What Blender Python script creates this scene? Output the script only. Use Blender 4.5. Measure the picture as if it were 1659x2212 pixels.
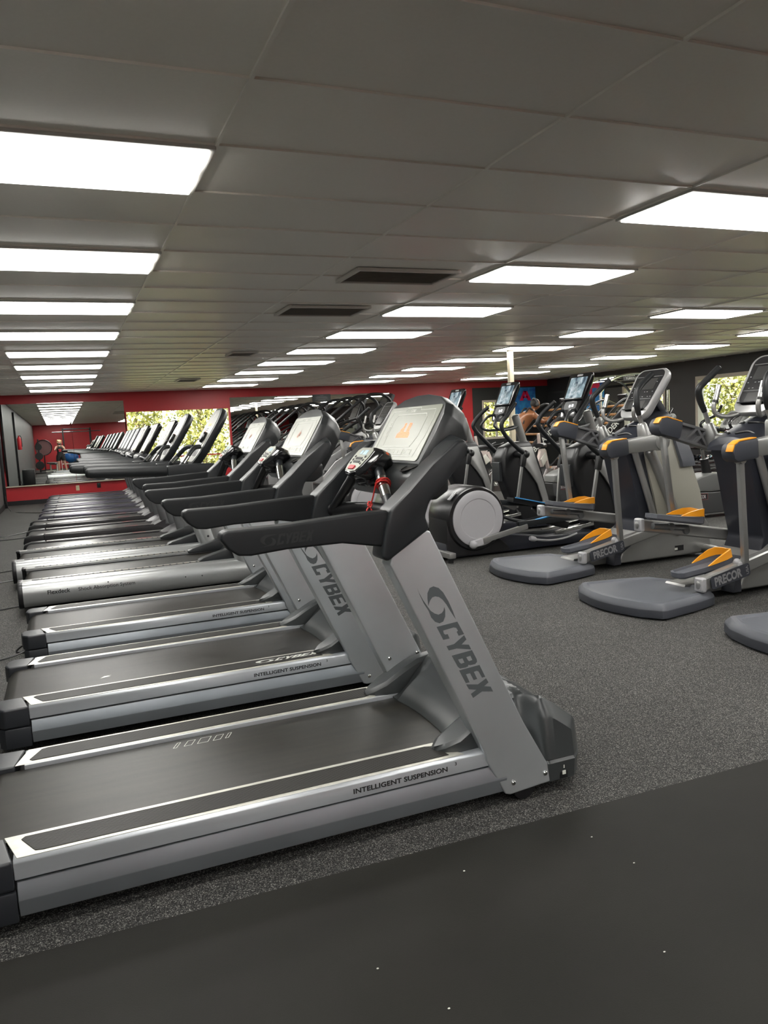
import bpy, bmesh, math, random
from mathutils import Vector, Matrix
random.seed(7)
R = math.radians
for o in list(bpy.data.objects):
    bpy.data.objects.remove(o)
scene = bpy.context.scene
COL = scene.collection

# ------------------------------------------------------------------ camera
H_CAM = 1.375
CEIL = 2.51
YAW, PITCH, ROLL, FPX = 0.38740978, -0.10995633, -0.05153356, 1672.638
cam_d = bpy.data.cameras.new('camera')
cam = bpy.data.objects.new('camera', cam_d)
COL.objects.link(cam)
_f = Vector((math.sin(YAW) * math.cos(PITCH), math.cos(YAW) * math.cos(PITCH), math.sin(PITCH)))
_r = Vector((math.cos(YAW), -math.sin(YAW), 0))
_u = _r.cross(_f)
_r2 = _r * math.cos(ROLL) + _u * math.sin(ROLL)
_u2 = -_r * math.sin(ROLL) + _u * math.cos(ROLL)
m3 = Matrix((_r2, _u2, -_f)).transposed()
cam.matrix_world = Matrix.Translation((0, 0, H_CAM)) @ m3.to_4x4()
cam_d.sensor_fit = 'VERTICAL'
cam_d.sensor_height = 36.0
cam_d.lens = 36.0 * FPX / 2212.0
cam_d.clip_start = 0.02
scene.camera = cam

# ------------------------------------------------------------------ world, sun, exposure
w = bpy.data.worlds.new('sky')
scene.world = w
w.use_nodes = True
nt = w.node_tree
bg = nt.nodes['Background']
sky = nt.nodes.new('ShaderNodeTexSky')
sky.sky_type = 'NISHITA'
sky.sun_elevation = R(42)
sky.sun_rotation = R(200)
sky.sun_disc = False
nt.links.new(sky.outputs[0], bg.inputs[0])
bg.inputs[1].default_value = 0.45
sd = bpy.data.lights.new('sun', 'SUN')
sd.energy = 15.0
sd.angle = R(0.6)
sd.color = (1.0, 0.93, 0.8)
sun = bpy.data.objects.new('sun', sd)
COL.objects.link(sun)
sun.rotation_euler = (R(48), 0, R(-35))
LIGHT_STRENGTH = 9.0
vs = scene.view_settings
vs.view_transform = 'Standard'
vs.look = 'None'
vs.gamma = 1.0
vs.use_curve_mapping = False
vs.exposure = 1.0
scene.cycles.max_bounces = 8
scene.cycles.sample_clamp_indirect = 6.0

# ------------------------------------------------------------------ materials
MATS = {}

def mat(name, col, rough=0.5, metal=0.0, var=0.0, scale=8.0, bump=0.0, bscale=200.0, spec=0.5, stretch=None, coat=0.0, emit=None, es=0.0, alpha=None, trans=0.0, col2=None):
    if name in MATS:
        return MATS[name]
    m = bpy.data.materials.new(name)
    m.use_nodes = True
    n = m.node_tree.nodes
    l = m.node_tree.links
    b = n['Principled BSDF']
    b.inputs['Base Color'].default_value = (*col, 1)
    b.inputs['Roughness'].default_value = rough
    b.inputs['Metallic'].default_value = metal
    b.inputs['Specular IOR Level'].default_value = spec
    b.inputs['Coat Weight'].default_value = coat
    b.inputs['Transmission Weight'].default_value = trans
    if emit:
        b.inputs['Emission Color'].default_value = (*emit, 1)
        b.inputs['Emission Strength'].default_value = es
    if var > 0 or bump > 0:
        tc = n.new('ShaderNodeTexCoord')
        mp = n.new('ShaderNodeMapping')
        l.new(tc.outputs['Object'], mp.inputs[0])
        if stretch:
            mp.inputs['Scale'].default_value = stretch
    if var > 0:
        nz = n.new('ShaderNodeTexNoise')
        nz.inputs['Scale'].default_value = scale
        nz.inputs['Detail'].default_value = 5
        l.new(mp.outputs[0], nz.inputs['Vector'])
        cr = n.new('ShaderNodeMix')
        cr.data_type = 'RGBA'
        c2 = col2 if col2 else tuple(min(1, c * (1 + var)) for c in col)
        c1 = tuple(c * (1 - var) for c in col) if not col2 else col
        cr.inputs['A'].default_value = (*c1, 1)
        cr.inputs['B'].default_value = (*c2, 1)
        mr = n.new('ShaderNodeMapRange')
        mr.inputs['From Min'].default_value = 0.35
        mr.inputs['From Max'].default_value = 0.65
        l.new(nz.outputs['Fac'], mr.inputs['Value'])
        l.new(mr.outputs[0], cr.inputs['Factor'])
        l.new(cr.outputs['Result'], b.inputs['Base Color'])
    if bump > 0:
        nb = n.new('ShaderNodeTexNoise')
        nb.inputs['Scale'].default_value = bscale
        nb.inputs['Detail'].default_value = 3
        l.new(mp.outputs[0], nb.inputs['Vector'])
        bp = n.new('ShaderNodeBump')
        bp.inputs['Strength'].default_value = bump
        bp.inputs['Distance'].default_value = 0.004
        l.new(nb.outputs['Fac'], bp.inputs['Height'])
        l.new(bp.outputs[0], b.inputs['Normal'])
    MATS[name] = m
    return m

SILVER = mat('silver_paint', (0.56, 0.59, 0.61), 0.36, 0.75, var=0.05, scale=3, bump=0.03, bscale=900)
SILVER_B = mat('bright_aluminium', (0.52, 0.545, 0.575), 0.40, 0.65, var=0.06, scale=3, stretch=(0.6, 6, 6))
LEDGE = mat('worn_aluminium_ledge', (0.58, 0.57, 0.51), 0.40, 0.55, var=0.12, scale=22)
SHADESIDE = mat('shaded_aluminium', (0.30, 0.325, 0.35), 0.36, 0.75, var=0.05, scale=4)  # aluminium of the lower rails, darkened in colour for their shaded, downward side
DARK = mat('charcoal_plastic', (0.013, 0.0150, 0.0170), 0.38, 0.0, bump=0.06, bscale=1400)
GREYPL = mat('grey_plastic', (0.026, 0.028, 0.029), 0.33, 0.0, bump=0.05, bscale=1400)
BLACK = mat('black_plastic', (0.008, 0.008, 0.009), 0.35, 0.0)
GLOSSB = mat('gloss_black', (0.010, 0.010, 0.011), 0.14, 0.0, coat=0.4)
RUBBER = mat('rubber_grip', (0.009, 0.0102, 0.0116), 0.46, 0.0, spec=0.38, bump=0.08, bscale=1200)
BELT = mat('running_belt', (0.014, 0.0122, 0.0092), 0.38, 0.0, var=0.35, scale=5, stretch=(0.5, 5, 1), bump=0.12, bscale=900, spec=0.36)
CHROME = mat('chrome', (0.62, 0.62, 0.60), 0.16, 1.0)
PANEL = mat('console_overlay', (0.24, 0.25, 0.20), 0.30, 0.0, spec=0.5)
PANEL_D = mat('console_overlay_dark', (0.045, 0.045, 0.045), 0.25, 0.0)
WHITE = mat('white_print', (0.62, 0.63, 0.58), 0.5)
LOGO = mat('dark_grey_print', (0.075, 0.085, 0.09), 0.5)
BLKPRINT = mat('black_print', (0.012, 0.012, 0.012), 0.5)
REDP = mat('red_print', (0.55, 0.02, 0.03), 0.4)
ORANGE = mat('orange_sticker', (0.80, 0.16, 0.02), 0.5)
LED = mat('orange_led', (0.8, 0.12, 0.02), 0.4, emit=(1.0, 0.16, 0.04), es=0.9)
REDCORD = mat('red_cord', (0.48, 0.02, 0.015), 0.5)
YELLOW = mat('yellow_plastic', (0.75, 0.30, 0.012), 0.38)
BLUE = mat('blue_strip', (0.03, 0.22, 0.50), 0.4)
NAVY = mat('navy_plastic', (0.016, 0.018, 0.026), 0.40, bump=0.05, bscale=1200)
SLATE = mat('slate_plastic', (0.085, 0.09, 0.105), 0.45, bump=0.05, bscale=1200)
SLATE_D = mat('dark_slate_plastic', (0.035, 0.038, 0.048), 0.5, bump=0.05, bscale=1200)
AMTSIL = mat('warm_silver_paint', (0.34, 0.34, 0.33), 0.32, 0.7, var=0.04, scale=3)
CREAM = mat('cream_shell', (0.34, 0.33, 0.28), 0.40, 0.15)
DISC = mat('light_grey_disc', (0.36, 0.355, 0.37), 0.42)
LCD = mat('lcd', (0.35, 0.45, 0.5), 0.2, emit=(0.5, 0.7, 0.8), es=0.25)
WOOD = mat('wood_bar', (0.42, 0.20, 0.07), 0.5, var=0.2, scale=10)
WHITEM = mat('white_metal', (0.55, 0.54, 0.48), 0.4)
ROSE = mat('rose_white_frame', (0.50, 0.42, 0.39), 0.35, 0.1)

# ------------------------------------------------------------------ mesh builder
def ringbasis(d):
    d = d.normalized()
    a = Vector((0, 0, 1)) if abs(d.z) < 0.9 else Vector((1, 0, 0))
    u = d.cross(a).normalized()
    v = u.cross(d).normalized()
    return u, v

def smooth_path(pts, n=6):
    P = [Vector(p) for p in pts]
    if len(P) < 3:
        return P
    out = []
    for i in range(len(P) - 1):
        p0 = P[max(i - 1, 0)]
        p1 = P[i]
        p2 = P[i + 1]
        p3 = P[min(i + 2, len(P) - 1)]
        for k in range(n):
            t = k / n
            out.append(0.5 * ((2 * p1) + (-p0 + p2) * t + (2 * p0 - 5 * p1 + 4 * p2 - p3) * t * t + (-p0 + 3 * p1 - 3 * p2 + p3) * t ** 3))
    out.append(P[-1])
    return out

class MB:
    """collects shapes; ox/oy/oz shift world-like coordinates into a thing's own"""
    def __init__(s, ox=0.0, oy=0.0, oz=0.0):
        s.bm = bmesh.new()
        s.o = Vector((ox, oy, oz))

    def add(s, t, bev=0.0, seg=2, ang=25):
        bmesh.ops.recalc_face_normals(t, faces=t.faces)
        if bev > 0:
            es = [e for e in t.edges if len(e.link_faces) == 2 and e.calc_face_angle(0) > R(ang)]
            if es:
                bmesh.ops.bevel(t, geom=es, offset=bev, segments=seg, affect='EDGES', profile=0.6, clamp_overlap=True)
        me = bpy.data.meshes.new('t')
        t.to_mesh(me)
        t.free()
        s.bm.from_mesh(me)
        bpy.data.meshes.remove(me)
        return s

    def box(s, c, d, rot=None, bev=0.0, seg=2):
        t = bmesh.new()
        bmesh.ops.create_cube(t, size=1.0)
        bmesh.ops.scale(t, vec=Vector(d), verts=t.verts)
        if rot is not None:
            bmesh.ops.rotate(t, cent=(0, 0, 0), matrix=rot, verts=t.verts)
        bmesh.ops.translate(t, vec=Vector(c) - s.o, verts=t.verts)
        return s.add(t, bev, seg)

    def bar(s, a, b, w_, h_, bev=0.0, up=(0, 0, 1), seg=2):
        """box beam from a to b: w_ across, h_ along 'up'"""
        a = Vector(a); b = Vector(b)
        d = (b - a)
        L = d.length
        d.normalize()
        side = d.cross(Vector(up)).normalized()
        u = side.cross(d)
        rot = Matrix((d, side, u)).transposed()
        return s.box((a + b) / 2, (L, w_, h_), rot, bev, seg)

    def prism(s, poly, a, b, axis='y', bev=0.0, seg=2, poly2=None, ang=25):
        """polygon in the two other axes, from a to b along axis"""
        t = bmesh.new()
        def mk(p, q):
            if axis == 'y':
                return Vector((p[0], q, p[1]))
            if axis == 'x':
                return Vector((q, p[0], p[1]))
            return Vector((p[0], p[1], q))
        p2 = poly2 or poly
        v0 = [t.verts.new(mk(p, a) - s.o) for p in poly]
        v1 = [t.verts.new(mk(p, b) - s.o) for p in p2]
        n = len(poly)
        t.faces.new(v0)
        t.faces.new(v1[::-1])
        for i in range(n):
            t.faces.new((v0[i], v1[i], v1[(i + 1) % n], v0[(i + 1) % n]))
        return s.add(t, bev, seg, ang)

    def loft(s, loops, cap=True, bev=0.0, closed=True):
        t = bmesh.new()
        rows = [[t.verts.new(Vector(p) - s.o) for p in L] for L in loops]
        n = len(rows[0])
        for i in range(len(rows) - 1):
            for k in range(n if closed else n - 1):
                t.faces.new((rows[i][k], rows[i][(k + 1) % n], rows[i + 1][(k + 1) % n], rows[i + 1][k]))
        if cap and closed:
            t.faces.new(rows[0][::-1])
            t.faces.new(rows[-1])
        return s.add(t, bev)

    def tube(s, pts, r, n=12, smooth=0, rr=None, flat=1.0, caps=True):
        P = smooth_path(pts, smooth) if smooth else [Vector(p) for p in pts]
        m = len(P)
        def rad(i):
            if rr is None:
                return r
            t = i / (m - 1) * (len(rr) - 1)
            k = min(int(t), len(rr) - 2)
            return rr[k] + (rr[k + 1] - rr[k]) * (t - k)
        loops = []
        u = None
        for i in range(m):
            d = (P[min(i + 1, m - 1)] - P[max(i - 1, 0)]).normalized()
            if u is None:
                u, v = ringbasis(d)
            else:
                u = (u - d * u.dot(d)).normalized()
            v = d.cross(u).normalized()
            q = rad(i)
            loops.append([P[i] + u * math.cos(2 * math.pi * k / n) * q + v * math.sin(2 * math.pi * k / n) * q * flat for k in range(n)])
        if caps:
            # rounded ends
            for end in (0, -1):
                L = loops[end]
                c = sum(L, Vector()) / n
                dd = (P[0] - P[1]).normalized() if end == 0 else (P[-1] - P[-2]).normalized()
                q = rad(0 if end == 0 else m - 1)
                L2 = [c + (p - c) * 0.6 + dd * q * 0.35 for p in L]
                if end == 0:
                    loops.insert(0, L2)
                else:
                    loops.append(L2)
        return s.loft(loops)

    def cyl(s, a, b, r, n=20, bev=0.0, r2=None):
        a = Vector(a); b = Vector(b)
        u, v = ringbasis(b - a)
        r2 = r if r2 is None else r2
        L0 = [a + (u * math.cos(2 * math.pi * k / n) + v * math.sin(2 * math.pi * k / n)) * r for k in range(n)]
        L1 = [b + (u * math.cos(2 * math.pi * k / n) + v * math.sin(2 * math.pi * k / n)) * r2 for k in range(n)]
        return s.loft([L0, L1], bev=bev)

    def lathe(s, prof, c, d, n=32):
        """prof: list of (radius, distance along d)"""
        c = Vector(c); d = Vector(d).normalized()
        u, v = ringbasis(d)
        return s.loft([[c + d * h + (u * math.cos(2 * math.pi * k / n) + v * math.sin(2 * math.pi * k / n)) * max(r, 1e-4) for k in range(n)] for r, h in prof])

    def ball(s, c, r, n=16, sc=(1, 1, 1)):
        t = bmesh.new()
        bmesh.ops.create_uvsphere(t, u_segments=n, v_segments=max(6, n // 2), radius=r)
        bmesh.ops.scale(t, vec=Vector(sc), verts=t.verts)
        bmesh.ops.translate(t, vec=Vector(c) - s.o, verts=t.verts)
        return s.add(t)

    def plate(s, polys, O, U, V, th=0.001):
        """flat polygons in a plane (O origin, U right, V up), slightly raised"""
        O = Vector(O); U = Vector(U).normalized(); V = Vector(V).normalized()
        N = U.cross(V).normalized()
        for p in polys:
            t = bmesh.new()
            a = [t.verts.new(O + U * x + V * y - s.o) for x, y in p]
            b = [t.verts.new(O + U * x + V * y + N * th - s.o) for x, y in p]
            n = len(p)
            t.faces.new(a[::-1]); t.faces.new(b)
            for i in range(n):
                t.faces.new((a[i], a[(i + 1) % n], b[(i + 1) % n], b[i]))
            s.add(t)
        return s

    def build(s, name, m, parent=None, ang=35):
        me = bpy.data.meshes.new(name)
        s.bm.to_mesh(me)
        s.bm.free()
        me.materials.append(m)
        me.shade_smooth()
        me.set_sharp_from_angle(angle=R(ang))
        o = bpy.data.objects.new(name, me)
        COL.objects.link(o)
        if parent:
            o.parent = parent
        return o

def line_polys(pts, w_=0.002, closed=False):
    """thin strips along a polyline in a plane"""
    out = []
    n = len(pts)
    for i in range(n if closed else n - 1):
        a = Vector((*pts[i], 0)); b = Vector((*pts[(i + 1) % n], 0))
        d = (b - a)
        if d.length < 1e-6:
            continue
        d.normalize()
        q = Vector((-d.y, d.x, 0)) * w_ / 2
        a = a - d * w_ / 2; b = b + d * w_ / 2
        out.append([(a.x - q.x, a.y - q.y), (b.x - q.x, b.y - q.y), (b.x + q.x, b.y + q.y), (a.x + q.x, a.y + q.y)])
    return out

def rrect(x0, y0, x1, y1, r, n=4):
    p = []
    for cx, cy, a0 in ((x1 - r, y1 - r, 0), (x0 + r, y1 - r, 90), (x0 + r, y0 + r, 180), (x1 - r, y0 + r, 270)):
        for k in range(n + 1):
            a = R(a0 + 90 * k / n)
            p.append((cx + r * math.cos(a), cy + r * math.sin(a)))
    return p

def text_part(txt, size, O, U, V, m, name, parent, off=(0, 0, 0), sx=1.0, align='LEFT', th=0.0006, bold=0.0):
    """lettering as a mesh standing on a surface"""
    cu = bpy.data.curves.new('txt', 'FONT')
    cu.body = txt
    cu.size = size
    cu.extrude = th
    cu.offset = bold
    cu.align_x = align
    cu.resolution_u = 3
    ob = bpy.data.objects.new('txt', cu)
    COL.objects.link(ob)
    dg = bpy.context.evaluated_depsgraph_get()
    me = bpy.data.meshes.new_from_object(ob.evaluated_get(dg))
    bpy.data.objects.remove(ob)
    U = Vector(U).normalized(); V = Vector(V).normalized(); N = U.cross(V).normalized()
    O = Vector(O) - Vector(off)
    for v in me.vertices:
        v.co = O + U * v.co.x * sx + V * v.co.y + N * v.co.z
    me.materials.clear()
    me.materials.append(m)
    o = bpy.data.objects.new(name, me)
    COL.objects.link(o)
    if parent:
        o.parent = parent
    return o

def thing(name, label, cat, loc=(0, 0, 0), rz=0.0, group=None):
    o = bpy.data.objects.new(name, None)
    o.empty_display_size = 0.1
    COL.objects.link(o)
    o.location = loc
    o.rotation_euler = (0, 0, rz)
    o['label'] = label
    o['category'] = cat
    if group:
        o['group'] = group
    return o

def tag(o, label, cat, group=None, kind=None):
    o['label'] = label
    o['category'] = cat
    if group:
        o['group'] = group
    if kind:
        o['kind'] = kind
    return o

def struct(o):
    o['kind'] = 'structure'
    return o

def dup(root, loc, label=None, group=None, rz=None):
    r = root.copy()
    COL.objects.link(r)
    r.location = loc
    if rz is not None:
        r.rotation_euler = (0, 0, rz)
    if label:
        r['label'] = label
    if group:
        r['group'] = group
    def kids(a, b):
        for c in list(a.children):
            d = c.copy()
            COL.objects.link(d)
            d.parent = b
            kids(c, d)
    kids(root, r)
    return r

def L_rect(x0, y0, x1, y1):
    return [(x0, y0), (x1, y0), (x1, y1), (x0, y1)]

# the crescent mark and block capitals, outlines in units of 1/7.6 of the capital height
from mathutils.geometry import tessellate_polygon
WORD = [[[(0.0, 0.0), (2.74, 7.44), (8.02, 7.6), (7.39, 5.58), (5.74, 5.59), (5.68, 6.17), (4.43, 6.09), (3.73, 5.32), (2.47, 1.49), (3.46, 1.24), (4.13, 1.48), (4.55, 2.38), (6.26, 2.24), (5.32, 0.03)]], [[(7.96, -0.0), (8.93, 2.75), (8.38, 7.43), (10.17, 7.47), (10.71, 5.11), (12.36, 7.43), (14.33, 7.39), (10.85, 2.84), (9.75, 0.04)]], [[(11.99, 0.09), (14.73, 7.53), (18.62, 7.57), (19.48, 7.28), (19.81, 6.35), (19.0, 4.4), (18.48, 3.99), (18.93, 3.55), (18.69, 2.56), (17.79, 0.66), (16.81, 0.24)], [(15.64, 4.55), (16.15, 6.09), (17.89, 6.03), (17.52, 4.77), (16.85, 4.54)], [(14.55, 1.53), (15.18, 3.11), (16.93, 3.06), (16.56, 1.8), (15.76, 1.51)]], [[(18.16, 0.05), (21.04, 7.54), (26.09, 7.47), (25.63, 6.25), (22.81, 6.14), (22.24, 5.64), (21.95, 4.56), (24.91, 4.49), (24.49, 3.14), (21.49, 3.12), (20.9, 1.63), (24.26, 1.48), (23.62, 0.12)]], [[(24.11, 0.0), (26.8, 3.82), (26.76, 7.48), (28.59, 7.61), (28.82, 5.52), (30.47, 7.61), (32.57, 7.61), (29.97, 3.98), (29.97, -0.0), (28.18, -0.04), (28.13, 2.42), (26.26, 0.09)]], [[(-15.93, 0.23), (-13.1, -0.11), (-9.61, -0.21), (-6.49, 0.08), (-3.93, -0.13), (-1.8, 0.41), (-0.48, 1.55), (-0.25, 2.99), (-1.35, 4.4), (-3.21, 5.39), (-4.51, 5.67), (-3.55, 4.89), (-3.13, 3.91), (-3.32, 2.57), (-4.46, 1.56), (-6.06, 0.76), (-7.84, 0.5), (-10.78, 0.12), (-13.69, 0.05)]], [[(1.81, 7.33), (-1.33, 7.71), (-5.23, 7.89), (-9.12, 7.63), (-11.34, 6.9), (-12.87, 5.53), (-13.11, 4.09), (-12.05, 2.59), (-10.37, 1.69), (-7.93, 0.76), (-8.62, 1.42), (-9.31, 2.3), (-9.78, 3.41), (-9.49, 4.49), (-8.53, 5.58), (-6.98, 6.29), (-4.67, 6.74), (-1.59, 6.94)]]]
def word_mark(b, O, U, V, h, parts=range(7), th=0.0005, du=1.0, u0=0.0):
    """the word with its crescents laid flat on a plane; h is the capital height"""
    O = Vector(O); U = Vector(U).normalized(); V = Vector(V).normalized(); N = U.cross(V).normalized()
    k = h / 7.6
    for i in parts:
        loops = [[Vector((x - u0, y, 0)) for x, y in L] for L in WORD[i]]
        flat = [p for L in loops for p in L]
        t = bmesh.new()
        vs = [t.verts.new(O + U * p.x * k * du + V * p.y * k + N * th - b.o) for p in flat]
        for tri in tessellate_polygon(loops):
            try:
                t.faces.new([vs[q] for q in tri])
            except ValueError:
                pass
        b.add(t)
# ------------------------------------------------------------------ room shell
X0, X1, Y0, Y1 = -1.3, 13.5, -9.0, 19.7

def floor_mat():
    m = bpy.data.materials.new('speckled_rubber_floor')
    m.use_nodes = True
    n = m.node_tree.nodes; l = m.node_tree.links
    b = n['Principled BSDF']
    tc = n.new('ShaderNodeTexCoord')
    vo = n.new('ShaderNodeTexVoronoi'); vo.inputs['Scale'].default_value = 370
    l.new(tc.outputs['Object'], vo.inputs['Vector'])
    sx = n.new('ShaderNodeSeparateColor'); l.new(vo.outputs['Color'], sx.inputs[0])
    cr = n.new('ShaderNodeValToRGB')
    e = cr.color_ramp.elements
    e[0].position = 0.30; e[0].color = (0.011, 0.011, 0.011, 1)
    e[1].position = 1.0; e[1].color = (0.30, 0.29, 0.265, 1)
    k = cr.color_ramp.elements.new(0.62); k.color = (0.037, 0.0365, 0.035, 1)
    k = cr.color_ramp.elements.new(0.88); k.color = (0.115, 0.112, 0.106, 1)
    l.new(sx.outputs[0], cr.inputs[0])
    nz = n.new('ShaderNodeTexNoise'); nz.inputs['Scale'].default_value = 260; nz.inputs['Detail'].default_value = 2
    l.new(tc.outputs['Object'], nz.inputs['Vector'])
    n2 = n.new('ShaderNodeTexNoise'); n2.inputs['Scale'].default_value = 1.3; n2.inputs['Detail'].default_value = 4
    l.new(tc.outputs['Object'], n2.inputs['Vector'])
    mr = n.new('ShaderNodeMapRange'); mr.inputs['To Min'].default_value = 0.75; mr.inputs['To Max'].default_value = 1.25
    l.new(n2.outputs['Fac'], mr.inputs['Value'])
    mx = n.new('ShaderNodeMix'); mx.data_type = 'RGBA'; mx.blend_type = 'MULTIPLY'; mx.inputs['Factor'].default_value = 1
    l.new(cr.outputs[0], mx.inputs['A']); l.new(mr.outputs[0], mx.inputs['B'])
    l.new(mx.outputs['Result'], b.inputs['Base Color'])
    b.inputs['Roughness'].default_value = 0.75
    b.inputs['Specular IOR Level'].default_value = 0.25
    bp = n.new('ShaderNodeBump'); bp.inputs['Strength'].default_value = 0.5; bp.inputs['Distance'].default_value = 0.002
    l.new(nz.outputs['Fac'], bp.inputs['Height']); l.new(bp.outputs[0], b.inputs['Normal'])
    return m

def ceiling_mat():
    m = bpy.data.materials.new('ceiling_tiles')
    m.use_nodes = True
    n = m.node_tree.nodes; l = m.node_tree.links
    b = n['Principled BSDF']
    tc = n.new('ShaderNodeTexCoord')
    mp = n.new('ShaderNodeMapping'); mp.inputs['Location'].default_value = (-0.669 / 1.22, -3.194 / 0.61, 0); mp.inputs['Scale'].default_value = (1 / 1.22, 1 / 0.61, 1)
    l.new(tc.outputs['Object'], mp.inputs[0])
    fl = n.new('ShaderNodeVectorMath'); fl.operation = 'FLOOR'
    l.new(mp.outputs[0], fl.inputs[0])
    wn = n.new('ShaderNodeTexWhiteNoise'); l.new(fl.outputs[0], wn.inputs['Vector'])
    nz = n.new('ShaderNodeTexNoise'); nz.inputs['Scale'].default_value = 60; nz.inputs['Detail'].default_value = 4
    l.new(tc.outputs['Object'], nz.inputs['Vector'])
    ad = n.new('ShaderNodeMath'); ad.operation = 'MULTIPLY_ADD'; ad.inputs[1].default_value = 0.6
    l.new(wn.outputs['Value'], ad.inputs[0]); l.new(nz.outputs['Fac'], ad.inputs[2])
    mr = n.new('ShaderNodeMapRange'); mr.inputs['From Max'].default_value = 1.6
    l.new(ad.outputs[0], mr.inputs['Value'])
    mx = n.new('ShaderNodeMix'); mx.data_type = 'RGBA'
    mx.inputs['A'].default_value = (0.84, 0.80, 0.72, 1); mx.inputs['B'].default_value = (0.92, 0.88, 0.80, 1)
    l.new(mr.outputs[0], mx.inputs['Factor']); l.new(mx.outputs['Result'], b.inputs['Base Color'])
    b.inputs['Roughness'].default_value = 0.38
    b.inputs['Specular IOR Level'].default_value = 0.45
    bp = n.new('ShaderNodeBump'); bp.inputs['Strength'].default_value = 0.12; bp.inputs['Distance'].default_value = 0.002
    l.new(nz.outputs['Fac'], bp.inputs['Height'])
    # every tile hangs a little out of level, so its sheen differs from its neighbour's
    su = n.new('ShaderNodeVectorMath'); su.operation = 'SUBTRACT'; su.inputs[1].default_value = (0.5, 0.5, 0.5)
    l.new(wn.outputs['Color'], su.inputs[0])
    sc = n.new('ShaderNodeVectorMath'); sc.operation = 'SCALE'; sc.inputs['Scale'].default_value = 0.05
    l.new(su.outputs[0], sc.inputs[0])
    av = n.new('ShaderNodeVectorMath'); av.operation = 'ADD'
    l.new(bp.outputs[0], av.inputs[0]); l.new(sc.outputs[0], av.inputs[1])
    no = n.new('ShaderNodeVectorMath'); no.operation = 'NORMALIZE'; l.new(av.outputs[0], no.inputs[0])
    l.new(no.outputs[0], b.inputs['Normal'])
    return m

fb = MB(); fb.box(((X0 + X1) / 2, (Y0 + Y1) / 2, -0.05), (X1 - X0 + 0.6, Y1 - Y0 + 0.6, 0.1))
struct(fb.build('floor', floor_mat()))
cb = MB()
cb.box(((X0 + X1) / 2, (Y0 + Y1) / 2, CEIL + 0.06), (X1 - X0 + 0.6, Y1 - Y0 + 0.6, 0.1))
ceil = struct(cb.build('ceiling', ceiling_mat()))
# tiles hang in a grid of slim metal bars
TBAR = mat('ceiling_grid_bar', (0.86, 0.82, 0.74), 0.30, 0.0)
gb = MB()
k = -2
while 0.669 + 1.22 * k < X1:
    x = 0.669 + 1.22 * k
    if x > X0:
        gb.box((x, (Y0 + Y1) / 2, CEIL + 0.006), (0.014, Y1 - Y0, 0.012))
    k += 1
r_ = -20
while 3.194 + 0.61 * r_ < Y1:
    y = 3.194 + 0.61 * r_
    if y > Y0:
        gb.box(((X0 + X1) / 2, y, CEIL + 0.0065), (X1 - X0, 0.010, 0.011))
    r_ += 1
g = gb.build('ceiling_grid', TBAR, ceil)

def wall_holes(name, m, axis, c, th, a0, a1, z0, z1, holes):
    """axis 'x': wall in the x-z plane at y=c..c+th; 'y': in the y-z plane at x=c..c+th"""
    b = MB()
    xs = sorted({a0, a1, *[h[0] for h in holes], *[h[1] for h in holes]})
    zs = sorted({z0, z1, *[h[2] for h in holes], *[h[3] for h in holes]})
    for i in range(len(xs) - 1):
        for j in range(len(zs) - 1):
            mx, mz = (xs[i] + xs[i + 1]) / 2, (zs[j] + zs[j + 1]) / 2
            if any(h[0] < mx < h[1] and h[2] < mz < h[3] for h in holes):
                continue
            if axis == 'x':
                b.box((mx, c + th / 2, mz), (xs[i + 1] - xs[i], abs(th), zs[j + 1] - zs[j]))
            else:
                b.box((c + th / 2, mx, mz), (abs(th), xs[i + 1] - xs[i], zs[j + 1] - zs[j]))
    bmesh.ops.remove_doubles(b.bm, verts=b.bm.verts, dist=1e-5)
    return struct(b.build(name, m))

RED = mat('red_wall_paint', (0.42, 0.016, 0.022), 0.42, var=0.05, scale=2, bump=0.04, bscale=300)
BLACKW = mat('black_wall_paint', (0.022, 0.023, 0.022), 0.5, bump=0.04, bscale=300)
GREYW = mat('grey_wall_paint', (0.085, 0.09, 0.088), 0.5, var=0.05, scale=2)
W1 = (1.461, 3.969, 0.62, 2.055)
W4 = (11.25, 12.35, 0.85, 1.97)
wall_holes('wall_far', RED, 'x', Y1, 0.16, X0 - 0.2, X1 + 0.2, 0.0, CEIL + 0.02, [W1, W4])
W2 = (14.80, 16.33, 0.50, 2.08)
W3 = (10.90, 13.82, 0.70, 2.14)
wall_holes('wall_right', BLACKW, 'y', X1, 0.16, Y0, Y1, 0.0, CEIL + 0.02, [W2, W3])
wall_holes('wall_left', GREYW, 'y', X0 - 0.16, 0.16, Y0, Y1, 0.0, CEIL + 0.02, [])
wall_holes('wall_back', RED, 'x', Y0 - 0.16, 0.16, X0 - 0.2, X1 + 0.2, 0.0, CEIL + 0.02, [])
# black painted field on the far wall, beside the corner, with a slim batten
wall_holes('trim_1', BLACKW, 'x', Y1 - 0.012, 0.012, 10.95, X1, 0.0, 2.33, [W4])
CREAMT = mat('cream_trim', (0.55, 0.50, 0.40), 0.45)
b = MB(); b.box((0.09, Y1 - 0.03, 0.43), (2.74, 0.06, 0.022), bev=0.003)
struct(b.build('trim_2', CREAMT))
b = MB(); b.box(((X0 + 11) / 2, Y1 - 0.006, 0.05), (11 - X0, 0.012, 0.10))
struct(b.build('baseboard_far', BLACK))
b = MB(); b.box((X0 + 0.006, (Y0 + Y1) / 2, 0.05), (0.012, Y1 - Y0, 0.10))
struct(b.build('baseboard_left', BLACK))

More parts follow.
